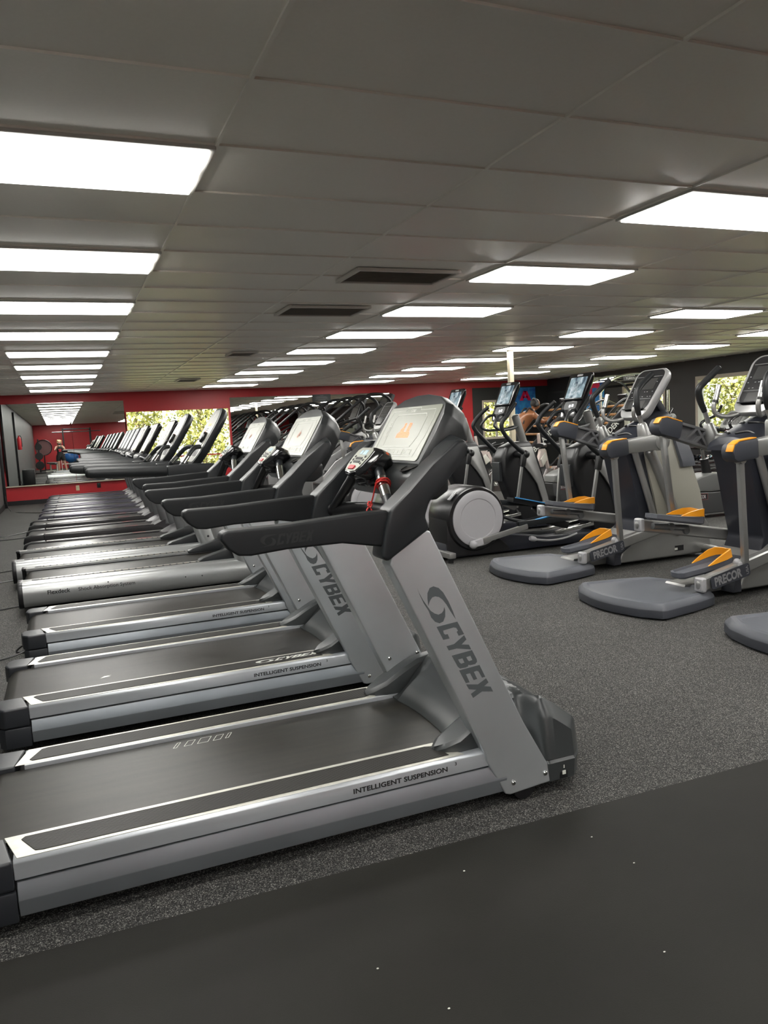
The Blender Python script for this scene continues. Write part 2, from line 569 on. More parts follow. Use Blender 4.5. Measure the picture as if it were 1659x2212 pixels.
GLASS = bpy.data.materials.new('window_glass')
GLASS.use_nodes = True
_n = GLASS.node_tree.nodes; _l = GLASS.node_tree.links
_n.remove(_n['Principled BSDF'])
_t = _n.new('ShaderNodeBsdfTransparent'); _t.inputs[0].default_value = (0.93, 0.95, 0.93, 1)
_g = _n.new('ShaderNodeBsdfGlossy'); _g.inputs['Roughness'].default_value = 0.0
_x = _n.new('ShaderNodeMixShader'); _fr = _n.new('ShaderNodeLayerWeight'); _fr.inputs[0].default_value = 0.12
_l.new(_fr.outputs['Facing'], _x.inputs[0]); _l.new(_t.outputs[0], _x.inputs[1]); _l.new(_g.outputs[0], _x.inputs[2])
_l.new(_x.outputs[0], _n['Material Output'].inputs[0])

def window(name, axis, c, rect, m, fw=0.05, mull=(), vm=(), depth=0.10, inset=0.05):
    a0, a1, z0, z1 = rect
    b = MB()
    def bx(p0, p1, q0, q1, d=depth):
        if axis == 'x':
            b.box(((p0 + p1) / 2, c + inset, (q0 + q1) / 2), (p1 - p0, d, q1 - q0), bev=0.003)
        else:
            b.box((c + inset, (p0 + p1) / 2, (q0 + q1) / 2), (d, p1 - p0, q1 - q0), bev=0.003)
    bx(a0, a1, z0, z0 + fw); bx(a0, a1, z1 - fw, z1); bx(a0, a0 + fw, z0 + fw, z1 - fw); bx(a1 - fw, a1, z0 + fw, z1 - fw)
    for z in mull:
        bx(a0 + fw, a1 - fw, z - 0.015, z + 0.015, 0.04)
    for a in vm:
        bx(a - 0.025, a + 0.025, z0 + fw, z1 - fw, 0.05)
    f = struct(b.build(name, m))
    g_ = MB()
    if axis == 'x':
        g_.box(((a0 + a1) / 2, c + inset + 0.025, (z0 + z1) / 2), (a1 - a0 - 2 * fw, 0.004, z1 - z0 - 2 * fw))
    else:
        g_.box((c + inset + 0.025, (a0 + a1) / 2, (z0 + z1) / 2), (0.004, a1 - a0 - 2 * fw, z1 - z0 - 2 * fw))
    g_.build('pane', GLASS, f)
    return f
window('window_1', 'x', Y1, W1, mat('red_frame', (0.42, 0.018, 0.022), 0.4), fw=0.022, mull=(0.90,))
WF = mat('beige_window_frame', (0.48, 0.42, 0.34), 0.45)
window('window_4', 'x', Y1, W4, WF, fw=0.06, vm=(11.75,), depth=0.18, inset=0.07)
window('window_2', 'y', X1, W2, WF, fw=0.06, depth=0.18, inset=0.07)
window('window_3', 'y', X1, W3, WF, fw=0.08, mull=(0.98,), depth=0.18, inset=0.07)

# lamps in the ceiling grid; diffusers dropped below it to add a halo
def diffuser_mat():
    m = bpy.data.materials.new('lamp_diffuser')
    m.use_nodes = True
    n = m.node_tree.nodes; l = m.node_tree.links
    b = n['Principled BSDF']
    b.inputs['Base Color'].default_value = (0.8, 0.8, 0.78, 1)
    tc = n.new('ShaderNodeTexCoord')
    sp = n.new('ShaderNodeSeparateXYZ'); l.new(tc.outputs['Object'], sp.inputs[0])
    mu = n.new('ShaderNodeMath'); mu.operation = 'MULTIPLY'; mu.inputs[1].default_value = 2 * math.pi / 0.28
    l.new(sp.outputs['Y'], mu.inputs[0])
    co = n.new('ShaderNodeMath'); co.operation = 'COSINE'; l.new(mu.outputs[0], co.inputs[0])
    mr = n.new('ShaderNodeMapRange'); mr.inputs['From Min'].default_value = -1; mr.inputs['From Max'].default_value = 1
    mr.inputs['To Min'].default_value = LIGHT_STRENGTH * 1.5; mr.inputs['To Max'].default_value = LIGHT_STRENGTH * 0.5
    l.new(co.outputs[0], mr.inputs['Value'])
    b.inputs['Emission Color'].default_value = (1.0, 0.982, 0.935, 1)
    l.new(mr.outputs[0], b.inputs['Emission Strength'])
    return m
DIFF = diffuser_mat()
FRAME = mat('lamp_frame', (0.55, 0.54, 0.50), 0.4)
def lamp(x0, r, label, first=[None]):
    label = ' '.join(label.split()[:16])
    x = x0 + 0.61; y = 3.194 + 0.61 * r + 0.305
    if first[0] is None:
        t = thing('ceiling_light', label, 'light', (x, y, CEIL), group='fluorescent panels in the ceiling')
        b = MB()
        for sx in (-1, 1):
            b.box((sx * 0.598, 0, -0.002), (0.022, 0.605, 0.020), bev=0.002)
            b.box((0, sx * 0.292, -0.002), (1.18, 0.022, 0.020), bev=0.002)
        b.build('frame', FRAME, t)
        b = MB(); b.box((0, 0, -0.009), (1.176, 0.564, 0.026), bev=0.006); b.build('diffuser', DIFF, t)
        first[0] = t
        return t
    return dup(first[0], (x, y, CEIL), label)
ORD = ['first', 'second', 'third', 'fourth', 'fifth', 'sixth', 'seventh', 'eighth', 'ninth', 'tenth']
cols = [(-0.551, 'over the treadmills', 0), (3.109, 'in the line beside the vents', 0), (6.55, 'in the line over the post', 6), (9.88, 'in the line nearest the window wall', 9)]
for ci, (cx, where, rs) in enumerate(cols):
    k = 0
    for r in range(rs, 25, 3):
        lamp(cx, r, 'fluorescent ceiling panel %s, %s from the front' % (where, ORD[k]))
        k += 1
    if ci >= 2:
        for r in range(0, rs, 3):
            lamp(cx, r, 'ceiling panel beyond the right edge of the picture, %s' % where)
    for j, r in enumerate((-3, -6, -9, -12, -15, -18)):
        if ci in (0, 1) or j < 3:
            lamp(cx, r, 'ceiling panel behind the photographer %s, seen in the mirror' % where)

# vents
def vent(name, x0, x1, y0, y1, label, drop=0.012):
    t = thing(name, label, 'vent', ((x0 + x1) / 2, (y0 + y1) / 2, CEIL), group='ceiling vents')
    L, W_ = x1 - x0, y1 - y0
    b = MB()
    for s_ in (-1, 1):
        b.box((s_ * (L / 2 - 0.015), 0, -drop / 2), (0.03, W_, drop + 0.012), bev=0.003)
        b.box((0, s_ * (W_ / 2 - 0.015), -drop / 2), (L - 0.06, 0.03, drop + 0.012), bev=0.003)
    b.build('frame', mat('vent_frame', (0.60, 0.56, 0.50), 0.45), t)
    b = MB()
    n = max(6, int(W_ / 0.03))
    for i in range(n):
        y = -W_ / 2 + 0.04 + (W_ - 0.08) * i / (n - 1)
        b.box((0, y, -0.004), (L - 0.06, 0.018, 0.002), rot=Matrix.Rotation(R(35), 3, 'X'))
    b.build('louvre', mat('vent_louvre', (0.30, 0.275, 0.24), 0.6), t)
    b = MB(); b.box((0, 0, 0.004), (L - 0.04, W_ - 0.04, 0.006)); b.build('backing', mat('vent_dark', (0.08, 0.072, 0.062), 0.8), t)
    return t
vent('ceiling_vent', 2.06, 2.90, 5.31, 5.80, 'large grey louvred vent nearest the camera between the light lines')
vent('ceiling_vent', 2.01, 2.82, 6.96, 7.50, 'large louvred vent just behind the nearest one')
vent('ceiling_vent', 2.28, 2.66, 10.88, 11.35, 'small dark square vent over the second half of the treadmills')
vent('ceiling_vent', 2.24, 2.66, 15.8, 16.5, 'small dark vent farthest back near the red wall')

# mirrors
MIRR = mat('mirror_glass', (0.74, 0.76, 0.74), 0.0, 1.0)
def mirror(x0, x1, z0, z1, label, rz=0.0, rx=0.0, group=None):
    b = MB(); b.box((0, 0, 0), (x1 - x0 - 0.003, 0.006, z1 - z0), bev=0.0015, seg=1)
    o = b.build('wall_mirror', MIRR)
    o.location = ((x0 + x1) / 2, Y1 - 0.016, (z0 + z1) / 2)
    o.rotation_euler = (rx, 0, rz)
    tag(o, label, 'mirror')
    return o
mirror(-1.25, 0.24, 0.445, 2.31, 'wall mirror panel in the far left corner, next to the grey wall', rz=R(0.18), rx=R(-0.08))
mirror(0.24, 1.44, 0.445, 2.31, 'wall mirror panel just left of the leafy window', rz=R(0.05), rx=R(-0.08))
mirror(3.99, 6.30, 0.445, 2.295, 'mirror panel just right of the leafy window', rx=R(-0.05))
mirror(6.30, 8.36, 0.445, 2.285, 'mirror panel right of the small black notice', rx=R(-0.03), rz=R(-0.1))
b = MB(); b.box((6.42, Y1 - 0.028, 2.205), (0.50, 0.012, 0.19), bev=0.002)
o = b.build('wall_notice', mat('notice_black', (0.03, 0.035, 0.037), 0.5)); tag(o, 'small black notice stuck on the top of the mirror', 'sign')
pb = MB()
for i in range(6):
    w_ = [0.10, 0.26, 0.34, 0.30, 0.36, 0.22][i]
    pb.box((6.42, Y1 - 0.0345, 2.265 - i * 0.024), (w_, 0.001, 0.006))
pb.build('small_print', mat('notice_print', (0.16, 0.17, 0.17), 0.5), o)

# wall outlets and cords at the left
b = MB(); b.box((0.245, Y1 - 0.004, 0.30), (0.075, 0.008, 0.12), bev=0.003)
b.box((0.245, Y1 - 0.009, 0.325), (0.035, 0.006, 0.03), bev=0.002); b.box((0.245, Y1 - 0.009, 0.275), (0.035, 0.006, 0.03), bev=0.002)
tag(b.build('power_outlet', mat('ivory', (0.55, 0.50, 0.32), 0.4)), 'ivory power outlet on the red wall under the mirror', 'outlet')
b = MB(); b.box((0.72, Y1 - 0.004, 0.33), (0.08, 0.008, 0.12), bev=0.003); b.box((0.72, Y1 - 0.010, 0.33), (0.04, 0.006, 0.05), bev=0.002)
tag(b.build('power_outlet', BLACK), 'black outlet plate on the red wall right of the ivory one', 'outlet')
# post
b = MB(); b.box((6.745, 10.85, CEIL / 2), (0.075, 0.075, CEIL), bev=0.004)
b.box((6.74, 10.85, CEIL - 0.02), (0.13, 0.13, 0.03), bev=0.002)
struct(b.build('trim_3', mat('beige_post', (0.62, 0.55, 0.40), 0.45)))

# front rubber mat
b = MB(); b.prism([(X0, 2.22), (13.4, 1.86), (13.4, -4.5), (X0, -4.5)], 0.0, 0.008, 'z')
tag(b.build('rubber_mat', mat('smooth_black_mat', (0.0115, 0.0108, 0.0088), 0.66, var=0.12, scale=2.5, bump=0.10, bscale=250, spec=0.20)), 'smooth dark rubber mat covering the floor in the foreground', 'mat')
# crumbs
CR = mat('crumb', (0.6, 0.6, 0.55), 0.6)
# ------------------------------------------------------------------ grey treadmills with slanted slab uprights
def rib_mat():
    m = bpy.data.materials.new('ribbed_tread_strip')
    m.use_nodes = True
    n = m.node_tree.nodes; l = m.node_tree.links
    b = n['Principled BSDF']
    b.inputs['Base Color'].default_value = (0.018, 0.017, 0.015, 1); b.inputs['Roughness'].default_value = 0.5; b.inputs['Specular IOR Level'].default_value = 0.3
    tc = n.new('ShaderNodeTexCoord')
    wv = n.new('ShaderNodeTexWave'); wv.bands_direction = 'Y'; wv.inputs['Scale'].default_value = 45
    l.new(tc.outputs['Object'], wv.inputs['Vector'])
    bp = n.new('ShaderNodeBump'); bp.inputs['Strength'].default_value = 0.6; bp.inputs['Distance'].default_value = 0.002
    l.new(wv.outputs['Fac'], bp.inputs['Height']); l.new(bp.outputs[0], b.inputs['Normal'])
    return m
RIB = rib_mat()
CAP = mat('dark_end_cap', (0.016, 0.018, 0.022), 0.42, bump=0.05, bscale=900)
HOOD = mat('hood_plastic', (0.036, 0.040, 0.041), 0.34, bump=0.06, bscale=1000)
RX = 0.60   # root stands under the middle of the deck; shapes below use x measured from the rear left corner line

def sm(t):
    t = max(0, min(1, t))
    return t * t * (3 - 2 * t)

def cybex(label, group, extras=None):
    t = thing('treadmill', label, 'treadmill', (0, 0, 0), group=group)
    N = lambda: MB(RX, 0, 0)
    # chassis core, dark
    b = N(); b.box((0.56, 0, 0.125), (1.62, 0.83, 0.14), bev=0.004)
    b.box((0.55, 0, 0.045), (1.40, 0.60, 0.05))
    b.build('chassis', BLACK, t)
    # belt round its rear roller
    b = N()
    poly = []
    for k in range(9):
        a = R(270 - 180 * k / 8)
        poly.append((-0.30 + 0.062 * math.cos(a) * 1.0, 0.143 + 0.062 * math.sin(a)))
    poly += [(1.30, 0.205), (1.30, 0.195), (-0.29, 0.192), (-0.29, 0.085)]
    b.prism(poly, -0.272, 0.272, 'y')
    b.build('belt', BELT, t)
    for s_ in (-1, 1):
        # silver side rails (upper and lower extrusion)
        b = N()
        b.prism([(s_ * 0.276, 0.222), (s_ * 0.420, 0.222), (s_ * 0.429, 0.213), (s_ * 0.429, 0.163), (s_ * 0.40, 0.163), (s_ * 0.40, 0.20), (s_ * 0.276, 0.20)], -0.232, 1.36, 'x', bev=0.0025, seg=1)
        b.build('upper_side_rail', SILVER_B, t)
        b = N()
        b.prism([(s_ * 0.40, 0.156), (s_ * 0.422, 0.156), (s_ * 0.438, 0.106), (s_ * 0.424, 0.052), (s_ * 0.40, 0.052)], -0.228, 1.36, 'x', bev=0.002, seg=1)
        b.build('lower_side_rail', SHADESIDE, t)
        # worn ledge on top and its ribbed strip
        b = N()
        b.prism([(-0.262, s_ * 0.278), (1.145, s_ * 0.278), (1.20, s_ * 0.418), (-0.222, s_ * 0.418)], 0.2215, 0.2235, 'z', bev=0.0008, seg=1)
        b.build('ledge', LEDGE, t)
        b = N()
        a0, a1 = 0.298, 0.402
        b.prism([(-0.205, s_ * a0), (1.105, s_ * a0), (1.135, s_ * (a0 + 0.012)), (1.150, s_ * a1), (-0.155, s_ * a1), (-0.175, s_ * (a1 - 0.006)), (-0.215, s_ * (a0 + 0.014))], 0.2235, 0.2255, 'z', bev=0.0008, seg=1)
        b.build('foot_strip', RIB, t)
        # rear end cap
        b = N()
        b.prism([(-0.232, s_ * 0.432), (-0.262, s_ * 0.276), (-0.355, s_ * 0.276), (-0.375, s_ * 0.33), (-0.365, s_ * 0.405), (-0.335, s_ * 0.438)], 0.135, 0.223, 'z', bev=0.010, seg=3)
        b.prism([(-0.229, s_ * 0.434), (-0.25, s_ * 0.30), (-0.345, s_ * 0.30), (-0.362, s_ * 0.405), (-0.335, s_ * 0.434)], 0.040, 0.132, 'z', bev=0.008, seg=2)
        b.build('end_cap', CAP, t)
    # motor hood: a height field with two prongs reaching back along the ledges
    def hz(x, y):
        ay = abs(y)
        ridge = 0.375 - 0.03 * sm((ay - 0.30) / 0.15)
        x0 = 1.225 + 0.02 * (1 - (min(ay, 0.28) / 0.28) ** 2)
        up = 0.212 + (ridge - 0.212) * sm((x - x0) / 0.20)
        if ay < 0.275:
            up = 0.208 + (ridge - 0.03 - 0.208) * min(1, max(0, (x - x0) / 0.16)) ** 0.8
            up += 0.03 * sm((x - 1.36) / 0.08)
        dn = 0.385 - 0.19 * sm((x - 1.46) / 0.36) - 0.03 * sm((x - 1.74) / 0.05)
        z = min(up, dn)
        z -= 0.05 * sm((ay - 0.38) / 0.05) * sm((x - 1.3) / 0.1)
        if 1.50 < x < 1.70 and 0.16 < ay < 0.37:
            e = min((x - 1.50) / 0.03, (1.70 - x) / 0.03, (ay - 0.16) / 0.03, (0.37 - ay) / 0.03)
            z -= 0.055 * sm(e)
        return z
    bm = bmesh.new()
    ys = [-0.43 + 0.86 * i / 62 for i in range(63)]
    def squeeze(x):
        return 0.355 / 0.43 + (1 - 0.355 / 0.43) * sm((x - 1.47) / 0.07) 
    nx = 56
    grid = []
    for y in ys:
        ay = abs(y)
        xs0 = 1.225 + 0.02 * (1 - (min(ay, 0.28) / 0.28) ** 2)
        xe = 1.778 - 0.115 * (ay / 0.43) ** 4 - 0.02 * (ay / 0.43) ** 2
        row = []
        for i in range(nx):
            x = xs0 + (xe - xs0) * i / (nx - 1)
            row.append((x, y, hz(x, y)))
        grid.append(row)
    top = [[bm.verts.new((p[0] - RX, p[1] * (squeeze(p[0]) if abs(p[1]) > 0.3 else 1 - (1 - squeeze(p[0])) * (abs(p[1]) / 0.3)), p[2])) for p in row] for row in grid]
    for j in range(62):
        for i in range(nx - 1):
            bm.faces.new((top[j][i], top[j][i + 1], top[j + 1][i + 1], top[j + 1][i]))
    # skirt, with a groove line round the front
    def skirt(vs, zs, outs):
        prev = vs
        for z, o_ in zip(zs, outs):
            cur = []
            for v in vs:
                c = Vector((1.45 - RX, 0, 0)); d = Vector((v.co.x, v.co.y, 0)) - c
                d = d.normalized() * o_
                low = v.co.x + RX < 1.30
                cur.append(bm.verts.new((v.co.x + (0 if low else d.x), v.co.y + (0 if low else d.y), max(z, 0.200) if low else z)))
            for a in range(len(vs) - 1):
                bm.faces.new((prev[a], cur[a], cur[a + 1], prev[a + 1]))
            prev = cur
    # soften the outer rim
    edge = [top[0][i] for i in range(nx)] + [top[j][nx - 1] for j in range(1, 63)] + [top[62][i] for i in range(nx - 2, -1, -1)]
    for v in edge:
        v.co.z = max(v.co.z - 0.010, 0.16) if v.co.x > 0.75 else v.co.z
    skirt(edge, (0.145, 0.135, 0.13, 0.12, 0.05, 0.03), (0.008, 0.010, 0.004, 0.012, 0.006, -0.03))
    back = [top[j][0] for j in range(63)]
    lo = [bm.verts.new((v.co.x, v.co.y, 0.19)) for v in back]
    for a in range(62):
        bm.faces.new((back[a], back[a + 1], lo[a + 1], lo[a]))
    bmesh.ops.recalc_face_normals(bm, faces=bm.faces)
    hb = MB(); hb.bm.free(); hb.bm = bm
    hb.build('motor_hood', HOOD, t, ang=32)
    for s_ in (-1, 1):
        b = N()
        Ls = []
        for x, yo, yi, z in ((1.118, 0.345, 0.318, 0.232), (1.150, 0.378, 0.290, 0.250), (1.20, 0.398, 0.276, 0.272), (1.27, 0.395, 0.272, 0.312), (1.35, 0.362, 0.268, 0.352), (1.45, 0.350, 0.262, 0.372)):
            Ls.append([(x, s_ * yo, 0.222), (x, s_ * yo, z - 0.012), (x + 0.004, s_ * (yo - 0.014), z), (x + 0.004, s_ * (yi + 0.02), z + 0.004), (x, s_ * yi, z - 0.010), (x, s_ * yi, 0.222)])
        b.loft(Ls, bev=0.003); b.build('hood_prong', HOOD, t)
    b = N(); b.box((1.60, -0.432, 0.085), (0.035, 0.012, 0.065), bev=0.002)
    sw = b.build('power_switch', BLACK, t)
    b = N(); b.box((1.60, -0.4395, 0.098), (0.004, 0.002, 0.012)); b.box((1.60, -0.4395, 0.075), (0.014, 0.002, 0.014))
    b.build('switch_mark', WHITE, sw)
    # slab uprights
    UP = [(0.950, 0.925), (1.273, 0.217), (1.280, 0.185), (1.352, 0.047), (1.372, 0.040), (1.552, 0.052), (1.560, 0.062), (1.545, 0.10), (1.438, 0.295), (1.100, 1.022), (1.085, 1.026), (0.965, 0.977)]
    for s_ in (-1, 1):
        b = N(); b.prism(UP, s_ * 0.362, s_ * 0.436, 'y', bev=0.016, seg=4)
        u = b.build('upright', SILVER, t)
        BP = [(0.009, 0), (0.009, 0.003), (0.006, 0.006), (0.0, 0.006)]
        for x, yy, z, dd in ((1.385, 0.436, 0.082, 1), (1.520, 0.436, 0.088, 1), (1.255, 0.362, 0.352, -1), (1.39, 0.362, 0.358, -1), (1.075, 0.362, 1.00, -1)):
            b = N(); b.lathe(BP, (x, s_ * yy, z), (0, s_ * dd, 0), 12); b.build('bolt', CHROME, u)
        b = N(); b.cyl((1.44, s_ * 0.36, 0.045), (1.44, s_ * 0.42, 0.045), 0.045, 20, bev=0.004)
        b.build('wheel', BLACK, t)
        if s_ < 0:
            # big lettering running down the outer face, letter tops towards the front
            D = Vector((0.4272, 0, -0.9042)).normalized()
            Uv = Vector((D.x, 0, D.z)); Vv = Vector((-D.z, 0, D.x))
            b = N(); word_mark(b, (1.107, -0.4362, 0.696), Uv, Vv, 0.076)
            b.build('lettering', LOGO, u)
    # arm shrouds sweeping up to the console
    SH = [(0.920, 0.952), (0.942, 0.938), (1.097, 1.031), (1.083, 1.073), (1.100, 1.118), (1.160, 1.175), (1.240, 1.255), (1.254, 1.293), (1.245, 1.316), (1.215, 1.318), (1.116, 1.247), (1.028, 1.164), (0.958, 1.106), (0.940, 1.05)]
    SI = [(x + 0.005, z - 0.006) for x, z in SH]
    for s_ in (-1, 1):
        b = N(); b.prism(SH, s_ * 0.444, s_ * 0.345, 'y', bev=0.014, seg=3)
        b.build('arm_shroud', DARK, t)
        # curved wing joining shroud and console
        b = N()
        b.loft([[(1.10, s_ * 0.40, 1.20), (1.20, s_ * 0.40, 1.29), (1.26, s_ * 0.41, 1.32), (1.26, s_ * 0.34, 1.28), (1.20, s_ * 0.33, 1.19), (1.12, s_ * 0.36, 1.12)],
                [(1.14, s_ * 0.27, 1.20), (1.20, s_ * 0.275, 1.29), (1.27, s_ * 0.28, 1.34), (1.31, s_ * 0.26, 1.31), (1.25, s_ * 0.26, 1.21), (1.15, s_ * 0.27, 1.12)]], bev=0.012)
        b.build('console_wing', DARK, t)
        # padded handrail with a slanted tip
        HR = [(0.410, 1.062), (0.415, 1.080), (0.430, 1.088), (0.60, 1.088), (0.83, 1.100), (0.955, 1.104), (0.965, 1.04), (0.945, 0.985), (0.90, 0.992), (0.794, 1.012), (0.612, 1.012), (0.50, 1.004), (0.462, 1.008), (0.432, 1.030)]
        b = N(); b.prism(HR, s_ * 0.365, s_ * 0.428, 'y', bev=0.016, seg=4)
        h = b.build('handrail', RUBBER, t)
        if s_ < 0:
            b = N(); word_mark(b, (0.580, -0.4284, 1.030), (1, 0, 0.02), (0, 0, 1), 0.034, du=0.85)
            b.build('lettering', mat('embossed_letters', (0.010, 0.011, 0.012), 0.6), h)
    # console head: an arched slab facing the runner
    O = Vector((1.150, 0, 1.235)); V = Vector((0.135, 0, 0.222)).normalized(); U = Vector((0, -1, 0)); Nn = U.cross(V).normalized()
    if Nn.x > 0:
        Nn = -Nn
    OUT = [(-0.258, 0.0), (-0.268, 0.13), (-0.262, 0.205), (-0.235, 0.250), (-0.16, 0.282), (-0.05, 0.297), (0.05, 0.297), (0.16, 0.282), (0.235, 0.250), (0.262, 0.205), (0.268, 0.13), (0.258, 0.0)]
    BK = [(-0.235, -0.04), (-0.255, 0.07), (-0.250, 0.17), (-0.220, 0.222), (-0.15, 0.255), (-0.05, 0.270), (0.05, 0.270), (0.15, 0.255), (0.220, 0.222), (0.250, 0.17), (0.255, 0.07), (0.235, -0.04)]
    P = lambda u, v, n_: O + U * u + V * v + Nn * n_
    PV = 1.10
    b = N()
    b.loft([[P(u, v, 0) for u, v in OUT], [P(u * 1.03, v + 0.006 if v > .1 else v, -0.03) for u, v in OUT], [P(u * 1.01, v, -0.085) for u, v in OUT], [P(u, v, -0.135) for u, v in BK]], bev=0.006)
    hd = b.build('console', GREYPL, t)
    b = N()
    b.plate([rrect(-0.232, 0.012, 0.232, 0.244, 0.014)], P(0, 0, 0.0005), U, V, 0.003)
    pn = b.build('display_panel', PANEL, t)
    b = N()
    LN = []
    LN += line_polys([(-0.205, 0.026), (-0.205, 0.17), (-0.19, 0.205), (-0.075, 0.205), (-0.065, 0.216), (0.055, 0.216), (0.065, 0.205), (0.19, 0.205), (0.205, 0.17), (0.205, 0.11), (0.18, 0.026)], 0.0022, True)
    LN += line_polys([(-0.145, 0.062), (-0.145, 0.178), (-0.13, 0.190), (0.13, 0.190), (0.145, 0.178), (0.145, 0.105), (0.115, 0.062)], 0.0028, True)
    for a0, a1 in ((-0.19, -0.07), (-0.055, 0.075), (0.088, 0.15)):
        LN += line_polys([(a0, 0.032), (a0, 0.052), (a1, 0.052), (a1, 0.032)], 0.0020, True)
        nn = max(2, int((a1 - a0) / 0.028))
        for q in range(nn):
            xx = a0 + 0.012 + q * (a1 - a0 - 0.02) / max(1, nn - 1)
            LN.append(L_rect(xx - 0.003, 0.037, xx + 0.003, 0.047))
    # running figure
    LN += line_polys([(-0.165, 0.155), (-0.158, 0.135), (-0.166, 0.115), (-0.158, 0.098)], 0.002)
    LN += line_polys([(-0.158, 0.135), (-0.150, 0.118), (-0.160, 0.105)], 0.002)
    LN += line_polys([(-0.172, 0.145), (-0.150, 0.145)], 0.002)
    LN.append(rrect(-0.169, 0.157, -0.161, 0.165, 0.0035))
    b.plate([[(x, y * PV) for x, y in q] for q in LN], P(0, 0, 0.0038), U, V, 0.0005)
    word_mark(b, P(-0.005, 0.218, 0.0042), U, V, 0.012, du=0.62, u0=8)
    b.build('panel_print', WHITE, pn)
    b = N()
    dots = []
    if extras == 'near':
        # lit blocks of the lap display: two columns on a wide foot
        hts = [2, 3, 4, 6, 9, 9, 2, 2, 2, 3, 9, 9, 3, 2]
        hts = [3, 4, 6, 7, 10, 10, 4, 4, 4, 10, 10, 10, 4, 3]
        for i, hh in enumerate(hts):
            for j in range(hh):
                dots.append(L_rect(-0.055 + i * 0.0082, 0.108 + j * 0.0064, -0.055 + i * 0.0082 + 0.007, 0.108 + j * 0.0064 + 0.0042))
    else:
        for k in range(12):
            a = 2 * math.pi * k / 12
            dots.append([(0.012 * math.cos(a + d) * rr_, 0.14 + 0.012 * math.sin(a + d) * rr_) for d, rr_ in ((0, .8), (.4, .8), (.4, 1.1), (0, 1.1))])
    b.plate(dots, P(0, 0, 0.0038), U, V, 0.0006)
    if extras != 'near':
        word_mark(b, P(0, 0.125, 0.0044), (U * 0.7 + V * 0.7), (V * 0.7 - U * 0.7), 0.030, parts=(5, 6), u0=-7)
    b.build('lit_display', LED if extras == 'near' else mat('dim_orange_led', (0.55, 0.22, 0.12), 0.5), pn)
    # tray under the console with cup wells and stickers
    b = N()
    TR = [(1.090, 1.150), (1.095, 1.195), (1.115, 1.218), (1.160, 1.236), (1.24, 1.20), (1.24, 1.14), (1.19, 1.11), (1.12, 1.115)]
    b.prism(TR, -0.315, 0.315, 'y', bev=0.014, seg=3)
    tr = b.build('tray', GREYPL, t)
    for s_ in (-1, 1):
        b = N(); b.lathe([(0.040, 0), (0.043, 0.003), (0.036, 0.003), (0.032, -0.012), (0, -0.012)], (1.135, s_ * 0.225, 1.226), (-0.35, 0, 1), 24)
        b.build('cup_well', BLACK, tr)
    b = N(); b.plate([L_rect(-0.035, 0, 0.025, 0.022)], (1.128, 0.08, 1.2285), (0, -1, 0), (0.94, 0, 0.34), 0.001)
    st = b.build('warning_sticker', ORANGE, tr)
    text_part('WARNING', 0.011, (1.1305, 0.113, 1.2305), (0, -1, 0), (0.94, 0, 0.34), BLKPRINT, 'lettering', st, off=(RX, 0, 0))
    # control pod in the middle with buttons
    b = N()
    O2 = Vector((0.985, 0, 1.215)); V2 = Vector((0.075, 0, 0.075)).normalized(); U2 = Vector((0, -1, 0)); N2 = Vector((-V2.z, 0, V2.x))
    Q = lambda u, v, n_: O2 + U2 * u + V2 * v + N2 * n_
    F = [(-0.055, 0.0), (-0.075, 0.025), (-0.088, 0.07), (-0.085, 0.105), (-0.06, 0.12), (0.06, 0.12), (0.085, 0.105), (0.088, 0.07), (0.075, 0.025), (0.055, 0.0), (0.0, -0.006)]
    b.loft([[Q(u, v, 0) for u, v in F], [Q(u * 1.2, v * 1.12 - 0.006, -0.02) for u, v in F], [Q(u * 1.15, v * 1.1 + 0.01, -0.06) for u, v in F], [Q(u * 0.6, v * 0.7 + 0.05, -0.10) for u, v in F]], bev=0.006)
    b.box((1.085, 0, 1.185), (0.12, 0.13, 0.06), bev=0.02, seg=3)
    pod = b.build('control_pod', GLOSSB, t)
    b = N()
    b.plate([[(u * 0.9, v * 0.93 + 0.004) for u, v in F][::-1]], Q(0, 0, 0.0006), U2, V2, 0.002)
    fc = b.build('pod_face', mat('pod_face_silver', (0.32, 0.33, 0.28), 0.3, 0.3), pod)
    b = N()
    bt = []
    for i in range(5):
        bt.append(rrect(-0.030 + i * 0.013, 0.040, -0.030 + i * 0.013 + 0.009, 0.051, 0.002, 2))
        bt.append(rrect(-0.030 + i * 0.013, 0.056, -0.030 + i * 0.013 + 0.009, 0.067, 0.002, 2))
    for u in (-0.055, 0.046):
        for v in (0.034, 0.050, 0.066):
            bt.append(rrect(u, v, u + 0.009, v + 0.009, 0.002, 2))
    b.plate(bt, Q(0, 0, 0.003), U2, V2, 0.002)
    b.build('button', BLACK, pod)
    b = N(); b.plate([rrect(-0.028, 0.008, 0.028, 0.026, 0.005)], Q(0, 0, 0.003), U2, V2, 0.004)
    b.build('stop_button', REDP, pod)
    b = N(); b.plate([L_rect(0.002, 0.080, 0.036, 0.102)], Q(0, 0, 0.003), U2, V2, 0.001)
    b.plate([L_rect(-0.030, 0.082, -0.010, 0.100)], Q(0, 0, 0.003), U2, V2, 0.001)
    b.build('small_display', LCD, pod)
    # pulse grips from the pod to the shrouds
    for s_ in (-1, 1):
        b = N()
        b.tube([(1.070, s_ * 0.085, 1.215), (1.055, s_ * 0.14, 1.19), (1.045, s_ * 0.19, 1.15), (1.035, s_ * 0.25, 1.105), (1.02, s_ * 0.33, 1.04)], 0.019, 14, smooth=4)
        gr = b.build('pulse_grip_arm', BLACK if s_ > 0 else DARK, t)
        b = N(); b.tube([(1.0535, s_ * 0.145, 1.187), (1.048, s_ * 0.175, 1.162), (1.040, s_ * 0.222, 1.125)], 0.0205, 14, smooth=3, caps=False)
